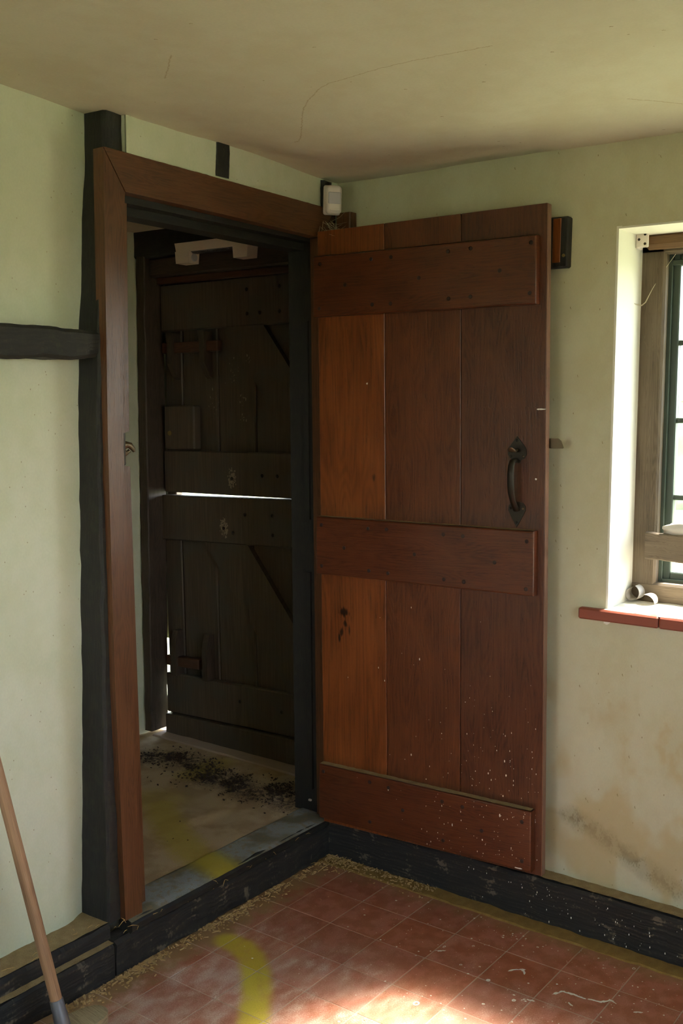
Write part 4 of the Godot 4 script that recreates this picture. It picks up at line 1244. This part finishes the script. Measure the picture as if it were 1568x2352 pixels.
# ------------------------------------------------------------------ window
func build_window() -> void:
	var t := root_node("window_1", Vector3.ZERO, "small window with weathered timber frame and green metal casement", "window", "structure")
	var st := S()
	# timber frame: stiles, bottom rail, head
	bx(st, Vector3(0.195, 0.90, 0.898), Vector3(0.30, 1.86, 0.972), 0.006, 1)
	commit(st, "stile", mats.frame_grey, t)
	st = S()
	bx(st, Vector3(0.195, 0.90, 1.69), Vector3(0.30, 1.86, 1.76), 0.006, 1)
	commit(st, "stile", mats.frame_grey, t)
	st = S()
	bx(st, Vector3(0.193, 0.870, 0.896), Vector3(0.31, 0.934, 1.76), 0.006, 2)
	commit(st, "bottom_rail", mats.frame_grey, t)
	st = S()
	bx(st, Vector3(0.195, 1.808, 0.898), Vector3(0.30, 1.87, 1.76), 0.006, 2)
	commit(st, "head_rail", mats.frame_grey, t)
	# plaster lining the opening, paler than the wall
	st = S()
	boxuv(st, Vector3(XR + 0.002, 0.878, 0.903), Vector3(0.198, 1.862, 0.909), 1.4)
	commit(st, "reveal", mats.sill_white, t)
	st = S()
	boxuv(st, Vector3(XR + 0.002, 1.855, 0.909), Vector3(0.198, 1.862, 1.752), 1.4)
	commit(st, "reveal", mats.sill_white, t)
	st = S()
	boxuv(st, Vector3(XR + 0.002, 0.878, 1.746), Vector3(0.198, 1.855, 1.752), 1.4)
	commit(st, "reveal", mats.sill_white, t)
	# casement of painted metal with bars
	st = S()
	for q in [[0.968, 1.000, 0.930, 1.812], [1.665, 1.694, 0.930, 1.812]]:
		bx(st, Vector3(0.232, q[2], q[0]), Vector3(0.264, q[3], q[1]), 0.003)
		bx(st, Vector3(0.222, q[2], q[0]), Vector3(0.236, q[3], q[0] + 0.014), 0.002)
	for q in [[0.930, 0.962], [1.780, 1.812]]:
		bx(st, Vector3(0.232, q[0], 0.998), Vector3(0.264, q[1], 1.668), 0.003, 2)
		bx(st, Vector3(0.222, q[0], 0.98), Vector3(0.236, q[0] + 0.014, 1.668), 0.002, 2)
	var cs := commit(st, "casement", mats.casement, t)
	for y in [1.165, 1.372, 1.578]:
		st = S()
		bx(st, Vector3(0.238, y - 0.007, 0.998), Vector3(0.260, y + 0.007, 1.668), 0.002, 2)
		commit(st, "glazing_bar", mats.casement, cs)
	for z in [1.222, 1.444]:
		st = S()
		bx(st, Vector3(0.239, 0.960, z - 0.007), Vector3(0.259, 1.782, z + 0.007), 0.002)
		commit(st, "glazing_bar", mats.casement, cs)
	var ys := [0.962, 1.165, 1.372, 1.578, 1.780]
	var zs := [1.000, 1.222, 1.444, 1.666]
	for i in 4:
		for k in 3:
			st = S()
			bx(st, Vector3(0.2485, ys[i], zs[k]), Vector3(0.2505, ys[i + 1], zs[k + 1]), 0.0)
			commit(st, "pane", mats.pane, cs)
	# unseen window added in the front wall for fill light
	var t3 := root_node("window_3", Vector3.ZERO, "unseen wide timber window added facing the doorway for fill light", "window", "structure")
	for q in [[0.84, 1.90, -2.75, -2.69], [0.84, 1.90, -1.51, -1.45], [0.82, 0.88, -2.75, -1.45], [1.86, 1.92, -2.75, -1.45], [0.88, 1.86, -2.115, -2.085]]:
		st = S()
		bx(st, Vector3(q[2], q[0], 3.76), Vector3(q[3], q[1], 3.83), 0.005, 1)
		commit(st, "frame_rail", mats.frame_grey, t3)
	for q in [[-2.69, -2.115], [-2.085, -1.51]]:
		st = S()
		bx(st, Vector3(q[0], 0.88, 3.794), Vector3(q[1], 1.86, 3.796), 0.0)
		commit(st, "pane", mats.pane, t3)
	var t2 := root_node("window_2", Vector3.ZERO, "timber window across the room facing the open door", "window", "structure")
	for q in [[0.90, 1.86, 0.45, 0.51], [0.90, 1.86, 1.09, 1.15], [0.88, 0.94, 0.45, 1.15], [1.80, 1.86, 0.45, 1.15], [0.94, 1.80, 0.785, 0.815]]:
		st = S()
		bx(st, Vector3(-3.74, q[0], q[2]), Vector3(-3.67, q[1], q[3]), 0.005, 1)
		commit(st, "frame_rail", mats.frame_grey, t2)
	for q in [[0.51, 0.785], [0.815, 1.09]]:
		st = S()
		bx(st, Vector3(-3.706, 0.94, q[0]), Vector3(-3.704, 1.80, q[1]), 0.0)
		commit(st, "pane", mats.pane, t2)
	# sill: white top, red tiles at the edge
	var s := root_node("trim_9", Vector3.ZERO, "window sill with white top and red tiled front edge", "window sill", "structure")
	st = S()
	patch(st, Vector3(XR - 0.012, 0.882, 0.905), Vector3(0.19, 0, 0), Vector3(0, 0, 0.845), 16, 40, Vector3(0, 1, 0), func(p: Vector3) -> float: return 0.003 * wob.get_noise_2d(p.x * 9.0, p.z * 9.0), func(p: Vector3) -> Vector2: return Vector2(p.x, p.z))
	bx(st, Vector3(XR, 0.84, 0.90), Vector3(0.32, 0.879, 1.755), 0.0)
	commit(st, "sill_board", mats.sill_white, s)
	for q in [[0.836, 1.050], [1.0525, 1.270], [1.2725, 1.49], [1.4925, 1.71], [1.7125, 1.82]]:
		st = S()
		bx(st, Vector3(XR - 0.020, 0.851, q[0]), Vector3(XR + 0.05, 0.881, q[1]), 0.004, 2)
		commit(st, "edge_tile", mats.red_tile, s)

# ------------------------------------------------------------------ small things
func build_small_things() -> void:
	# motion sensor
	var t := root_node("motion_sensor", Vector3(-0.060, 2.003, 0.074), "small white motion sensor fixed in the top corner above the door", "motion sensor")
	var f := Vector3(-0.62, -0.10, 0.78).normalized()
	var r := Vector3.UP.cross(f).normalized()
	t.basis = Basis(r, f.cross(r), f).scaled_local(Vector3.ONE * 0.94)
	var st := S()
	rounded(st, Transform3D(Basis(), Vector3(0, 0, 0.004)), Vector3(0.050, 0.086, 0.030), 0.013)
	commit_local(st, "housing", mats.white_plastic, t)
	st = S()
	rounded(st, Transform3D(Basis(), Vector3(-0.001, 0, -0.014)), Vector3(0.054, 0.089, 0.016), 0.0075)
	commit_local(st, "back_shell", mats.white_plastic, t)
	st = S()
	rounded(st, Transform3D(Basis(), Vector3(0.0, 0.005, 0.0165)), Vector3(0.040, 0.036, 0.009), 0.0044)
	commit_local(st, "lens", mats.lens, t)
	st = S()
	rounded(st, Transform3D(Basis(Vector3.RIGHT, -0.35), Vector3(0.002, -0.026, 0.0145)), Vector3(0.034, 0.018, 0.009), 0.004)
	commit_local(st, "lower_cover", mats.white_plastic, t)
	st = S()
	box(st, Transform3D(Basis(), Vector3(0, 0.002, -0.030)), Vector3(0.022, 0.03, 0.022), 0.003)
	commit_local(st, "wall_bracket", mats.white_plastic, t)
	# emergency light on the porch beam
	t = root_node("emergency_light", Vector3(0.2, 1.968, -0.612), "white plastic strip light fitting without its cover, on the porch beam", "light fitting")
	st = S()
	extrude(st, PackedVector2Array([Vector2(-0.178, 0.010), Vector2(0.180, 0.010), Vector2(0.172, -0.022), Vector2(-0.170, -0.022)]), 0.048, Transform3D(Basis(Vector3(0, 0, 1), Vector3(0, 1, 0), Vector3(-1, 0, 0)), Vector3.ZERO))
	commit_local(st, "base", mats.fitting, t)
	for s in [-1, 1]:
		st = S()
		var z: float = 0.137 * s
		extrude(st, PackedVector2Array([Vector2(z - 0.035, -0.020), Vector2(z + 0.035, -0.020), Vector2(z + 0.031, -0.062), Vector2(z - 0.031, -0.062)]), 0.052, Transform3D(Basis(Vector3(0, 0, 1), Vector3(0, 1, 0), Vector3(-1, 0, 0)), Vector3.ZERO))
		commit_local(st, "end_housing", mats.fitting, t)
	st = S()
	tube(st, [Vector3(-0.026, -0.042, -0.104), Vector3(-0.026, -0.042, -0.099)], [0.014, 0.013], 16)
	commit_local(st, "lamp_socket", mats.lens, t)
	st = S()
	for k in 26:
		bx(st, Vector3(-0.040, -0.029, -0.1 + k * 0.0078), Vector3(-0.012, -0.022, -0.1 + k * 0.0078 + 0.004), 0.0005)
	bx(st, Vector3(-0.042, -0.025, -0.103), Vector3(-0.010, -0.021, 0.103), 0.001)
	commit_local(st, "grille", mats.grey_metal, t)
	# block on the wall behind the open door
	t = root_node("wall_block", Vector3(XR, 1.832, 0.70), "dark wooden block with bare brown middle screwed to wall behind the open door", "wooden block")
	st = S()
	box(st, Transform3D(Basis(Vector3.RIGHT, 0.01), Vector3(-0.010, 0, 0)), Vector3(0.028, 0.130, 0.166), 0.004)
	commit_local(st, "backing", mats.black_post, t)
	st = S()
	box(st, Transform3D(Basis(Vector3.RIGHT, 0.01), Vector3(-0.0238, 0.004, 0.052)), Vector3(0.003, 0.112, 0.022), 0.001)
	commit_local(st, "bare_patch", mats.door_plank_a, t)
	st = S()
	tube(st, [Vector3(-0.024, -0.035, 0.072), Vector3(-0.0265, -0.035, 0.072)], [0.0045, 0.004], 10)
	commit_local(st, "screw", mats.brass, t)
	# broom
	var p0 := Vector3(-1.196, 0.075, 0.200)
	var p1 := Vector3(-1.292, 1.11, -0.045)
	t = root_node("broom", Vector3.ZERO, "wooden broom with bare pale handle leaning against the left wall panel", "broom")
	st = S()
	var pts := []
	var rad := []
	for k in 21:
		pts.append(p0.lerp(p1, 0.04 + 0.96 * k / 20.0))
		rad.append(0.0132 + 0.0006 * wob.get_noise_1d(k * 9.0))
	tube(st, pts, rad, 14)
	commit(st, "handle", mats.broom_wood, t)
	st = S()
	tube(st, [p0.lerp(p1, -0.02), p0.lerp(p1, 0.025), p0.lerp(p1, 0.027), p0.lerp(p1, 0.055), p0.lerp(p1, 0.057)], [0.0165, 0.0165, 0.0155, 0.0150, 0.0135], 14)
	commit(st, "ferrule", mats.grey_metal, t)
	st = S()
	var ax := Vector3(0.80, 0, 0.10).normalized()
	var e2 := Vector3(-ax.z, 0, ax.x)
	var poly := PackedVector2Array()
	for k in 9:
		var g := -PI / 2 + PI * k / 8.0
		poly.append(Vector2(0.080 + 0.046 * cos(g), 0.036 * sin(g)))
	for k in 9:
		var g := PI / 2 + PI * k / 8.0
		poly.append(Vector2(-0.14 + 0.032 * cos(g), 0.036 * sin(g)))
	extrude(st, poly, 0.026, Transform3D(Basis(ax, e2, Vector3(0, -1, 0)), Vector3(-1.208, 0.066, 0.192)))
	commit(st, "head", mats.broom_head, t)
	st = S()
	for i in 30:
		for k in 7:
			var c := Vector3(-1.208, 0.045, 0.190) + ax * (-0.15 + i * 0.0086) + e2 * (-0.027 + k * 0.009)
			var tip := Vector3(rng.randf_range(-1, 1) * 0.008, -0.045, rng.randf_range(-1, 1) * 0.008)
			tube(st, [c, c + tip], [0.0022, 0.0016], 5)
	meta(commit(st, "bristles", mats.bristle, t), "dark stiff bristles", "", "", "stuff")
	# things at the window
	t = root_node("roller_batten", Vector3(0.19, 1.84, 1.32), "old wooden batten across the top of the window", "batten")
	st = S()
	box(st, Transform3D(Basis(), Vector3(-0.008, 0, 0)), Vector3(0.032, 0.044, 0.80), 0.012, 2)
	commit_local(st, "batten", mats.batten, t)
	t = root_node("curtain_bracket", Vector3(0.165, 1.842, 0.906), "white plastic bracket with screws at the top of window reveal", "bracket")
	st = S()
	box(st, Transform3D(Basis(), Vector3(-0.005, 0, 0.006)), Vector3(0.034, 0.046, 0.010), 0.003)
	commit_local(st, "plate", mats.white_plastic, t)
	st = S()
	box(st, Transform3D(Basis(), Vector3(-0.020, 0, 0.020)), Vector3(0.006, 0.042, 0.034), 0.002)
	var pl := commit_local(st, "flange", mats.white_plastic, t)
	for q in [[0.012, 0.028], [-0.012, 0.028], [0.0, 0.012]]:
		st = S()
		tube(st, [Vector3(-0.0225, q[0], q[1]), Vector3(-0.0245, q[0], q[1])], [0.004, 0.003], 9)
		commit_local(st, "screw", mats.iron, pl)
	t = root_node("offcut_board", Vector3(0.185, 1.035, 1.30), "rough wooden board lying across the window behind the sill", "board")
	st = S()
	rough_beam(st, [Vector3(-0.01, 0.004, -0.348), Vector3(-0.01, 0.0, -0.2), Vector3(-0.01, -0.002, 0.2), Vector3(-0.01, -0.002, 0.42)], Vector3(1, 0, 0), Vector3(0, 1, 0), filled(4, 0.012), [0.036, 0.036, 0.034, 0.034], 0.005, 0.003, 10, 14.0)
	commit_local(st, "board", mats.frame_grey, t)
	t = root_node("plaster_lump", Vector3(0.180, 1.071, 1.02), "flaking white lump resting on the rough board at the window", "plaster")
	st = S()
	lump(st, Vector3(0.0, 0.014, 0.03), Vector3(0.012, 0.018, 0.055), 5)
	commit_local(st, "lump", mats.white_flake, t)
	t = root_node("paint_curl", Vector3(0.165, 0.884, 0.935), "curled flake of peeled paint lying on the window sill", "paint flake")
	for q in [[Vector3(0.004, 0.023, -0.008), 0.022, 5.4, 0.3, 0.050], [Vector3(-0.004, 0.002, 0.036), 0.025, 2.5, -0.9, 0.040]]:
		st = S()
		curl(st, q[0], q[1], q[2], q[3], q[4])
		commit_local(st, "curl", mats.white_flake, t)
	# string hanging at the reveal
	t = root_node("cobweb_string", Vector3.ZERO, "dusty cobweb string drooping from reveal to window frame", "string")
	st = S()
	var line := [Vector3(0.10, 1.706, 0.902), Vector3(0.115, 1.690, 0.904), Vector3(0.150, 1.678, 0.908), Vector3(0.185, 1.676, 0.915), Vector3(0.192, 1.684, 0.922), Vector3(0.194, 1.72, 0.940), Vector3(0.20, 1.765, 0.966), Vector3(0.206, 1.806, 0.994)]
	tube(st, line, [0.0012, 0.0016, 0.0018, 0.0018, 0.0016, 0.0008, 0.0006, 0.0006], 6)
	commit(st, "strand", mats.cobweb, t)

func lump(st: SurfaceTool, c: Vector3, r: Vector3, sd: int) -> void:
	st.set_smooth_group(0)
	var at := func(i: int, j: int) -> Vector3:
		var th := PI * i / 10.0
		var ph := TAU * (j % 16) / 16.0
		var d := Vector3(sin(th) * cos(ph), cos(th), sin(th) * sin(ph))
		return c + d * r * (1.0 + 0.35 * wob.get_noise_3d(d.x * 1.6 + sd, d.y * 1.6, d.z * 1.6))
	for i in 10:
		for j in 16:
			quad(st, at.call(i, j), at.call(i, j + 1), at.call(i + 1, j + 1), at.call(i + 1, j), c, Vector2(j, i) * 0.02, Vector2(j + 1, i) * 0.02, Vector2(j + 1, i + 1) * 0.02, Vector2(j, i + 1) * 0.02)

func curl(st: SurfaceTool, c: Vector3, r: float, turn: float, start: float, wide: float) -> void:
	st.set_smooth_group(0)
	var n := 22
	for k in n:
		for side in 2:
			var g0 := start + turn * k / n
			var g1 := start + turn * (k + 1) / n
			var ra := (r - 0.0009 * side) * (1.0 - 0.25 * k / n)
			var rb := (r - 0.0009 * side) * (1.0 - 0.25 * (k + 1) / n)
			var w0 := wide * (0.5 + 0.5 * sin(PI * (k + 2.0) / (n + 4.0)))
			var w1 := wide * (0.5 + 0.5 * sin(PI * (k + 3.0) / (n + 4.0)))
			var a := c + Vector3(-w0 * 0.5, cos(g0) * ra, sin(g0) * ra)
			var b := c + Vector3(w0 * 0.5, cos(g0) * ra, sin(g0) * ra)
			var d := c + Vector3(-w1 * 0.5, cos(g1) * rb, sin(g1) * rb)
			var e := c + Vector3(w1 * 0.5, cos(g1) * rb, sin(g1) * rb)
			var ctr := c if side == 0 else (a + b + d + e) * 0.25 * 2.0 - c
			quad(st, a, b, e, d, ctr, Vector2(0, k * 0.01), Vector2(wide, k * 0.01), Vector2(wide, k * 0.01 + 0.01), Vector2(0, k * 0.01 + 0.01))

# ------------------------------------------------------------------ loose litter
func chip(st: SurfaceTool, p: Vector3, s: float, long := 1.0) -> void:
	var b := Basis(Vector3.UP, rng.randf() * TAU) * Basis(Vector3.RIGHT, rng.randf_range(-0.5, 0.5)) * Basis(Vector3.BACK, rng.randf_range(-0.5, 0.5))
	box(st, Transform3D(b, p), Vector3(s * long * rng.randf_range(0.6, 1.4), s * rng.randf_range(0.25, 0.6), s * rng.randf_range(0.5, 1.0)), 0.0, 0)

func build_debris() -> void:
	var st := S()
	for k in 2300:
		var x := -0.03 - 1.05 * pow(rng.randf(), 0.9)
		var dens := 0.35 + 0.65 * wob.get_noise_1d(x * 9.0 + 3.0)
		if rng.randf() > dens:
			continue
		var z := 0.048 + 0.019 * absf(rng.randfn())
		chip(st, Vector3(x, 0.001 + 0.004 * maxf(0.0, 1.0 - (z - 0.048) / 0.03) * rng.randf(), z), rng.randf_range(0.0016, 0.0058), rng.randf_range(1.0, 2.4))
	for k in 500:
		var z := 0.06 + 0.38 * pow(rng.randf(), 1.6)
		chip(st, Vector3(-0.036 - 0.05 * absf(rng.randfn()) * 0.6, 0.004 + 0.006 * rng.randf(), z), rng.randf_range(0.0015, 0.005), rng.randf_range(1.0, 2.0))
	for k in 300:
		chip(st, Vector3(-0.04 - 0.9 * rng.randf(), 0.001, 0.10 + 1.0 * rng.randf()), rng.randf_range(0.0006, 0.0016), 1.5)
	var lit := root_node("wood_litter", Vector3.ZERO, "tan crumbs, shavings and straw along the foot of the step", "debris", "stuff")
	commit(st, "crumbs", mats.chip, lit)
	st = S()
	for k in 61:
		var p: Vector3
		if k < 26:
			p = Vector3(-0.05 - 0.10 * rng.randf(), 0.008 + 0.01 * rng.randf(), 0.06 + 0.14 * rng.randf())
		elif k < 46:
			p = Vector3(-0.88 + 0.83 * rng.randf(), 0.100 + 0.012 * rng.randf(), 0.046)
		elif k < 58:
			p = Vector3(-1.20 + 0.3 * rng.randf(), 0.128, -0.03 + 0.04 * rng.randf())
		else:
			p = Vector3(-0.90 + 0.05 * rng.randf(), 0.118 + 0.012 * rng.randf(), 0.03)
		var d := Vector3(rng.randf_range(-1, 1), rng.randf_range(-0.2, 0.5), rng.randf_range(-0.4, 0.4)) * rng.randf_range(0.008, 0.022)
		tube(st, [p - d, p + Vector3(0, 0.003, 0.001), p + d], [0.0005, 0.0009, 0.0004], 5)
	commit(st, "straw", mats.straw, lit)
	st = S()
	for k in 2600:
		var t := rng.randf()
		var line := [Vector2(0.02, -0.83), Vector2(0.09, -0.74), Vector2(0.06, -0.60), Vector2(-0.01, -0.52), Vector2(0.02, -0.41), Vector2(-0.02, -0.30), Vector2(0.05, -0.23), Vector2(-0.02, -0.13)]
		var q := t * 7.0
		var i := mini(int(q), 6)
		var c: Vector2 = line[i].lerp(line[i + 1], q - i)
		var p := c + Vector2(rng.randfn(), rng.randfn()) * 0.045
		if wob.get_noise_2d(p.x * 9.0, p.y * 9.0 + 20.0) < -0.05 and rng.randf() < 0.9:
			continue
		if p.y > -0.1 and p.x > -0.05 or p.x > 0.19:
			continue
		chip(st, Vector3(p.x, 0.123 + 0.004 * rng.randf(), p.y), rng.randf_range(0.0018, 0.0062), 1.3)
	for k in 60:
		chip(st, Vector3(-0.65 + 0.85 * rng.randf(), 0.123, -0.9 + 0.8 * rng.randf()), rng.randf_range(0.001, 0.004), 1.5)
	meta(commit(st, "leaf_mould", mats.mulch), "dark crumbly leaf litter strewn on the porch floor", "litter", "", "stuff")
	# cobwebs round the head of the doorway and the door top
	var cw := root_node("cobweb", Vector3.ZERO, "dusty cobweb strands hanging around the top hinge corner of doorway", "cobweb")
	st = S()
	for k in 26:
		var a := Vector3(-0.09 + 0.05 * rng.randf(), 1.90 + 0.05 * rng.randf(), 0.04 + 0.03 * rng.randf())
		var b := a + Vector3(rng.randf_range(-0.05, 0.05), rng.randf_range(-0.06, 0.02), rng.randf_range(-0.01, 0.10))
		tube(st, [a, (a + b) * 0.5 - Vector3(0, 0.006, 0), b], [0.0004, 0.0004, 0.0003], 4)
	meta(commit(st, "strands", mats.cobweb, cw), "", "", "", "stuff")
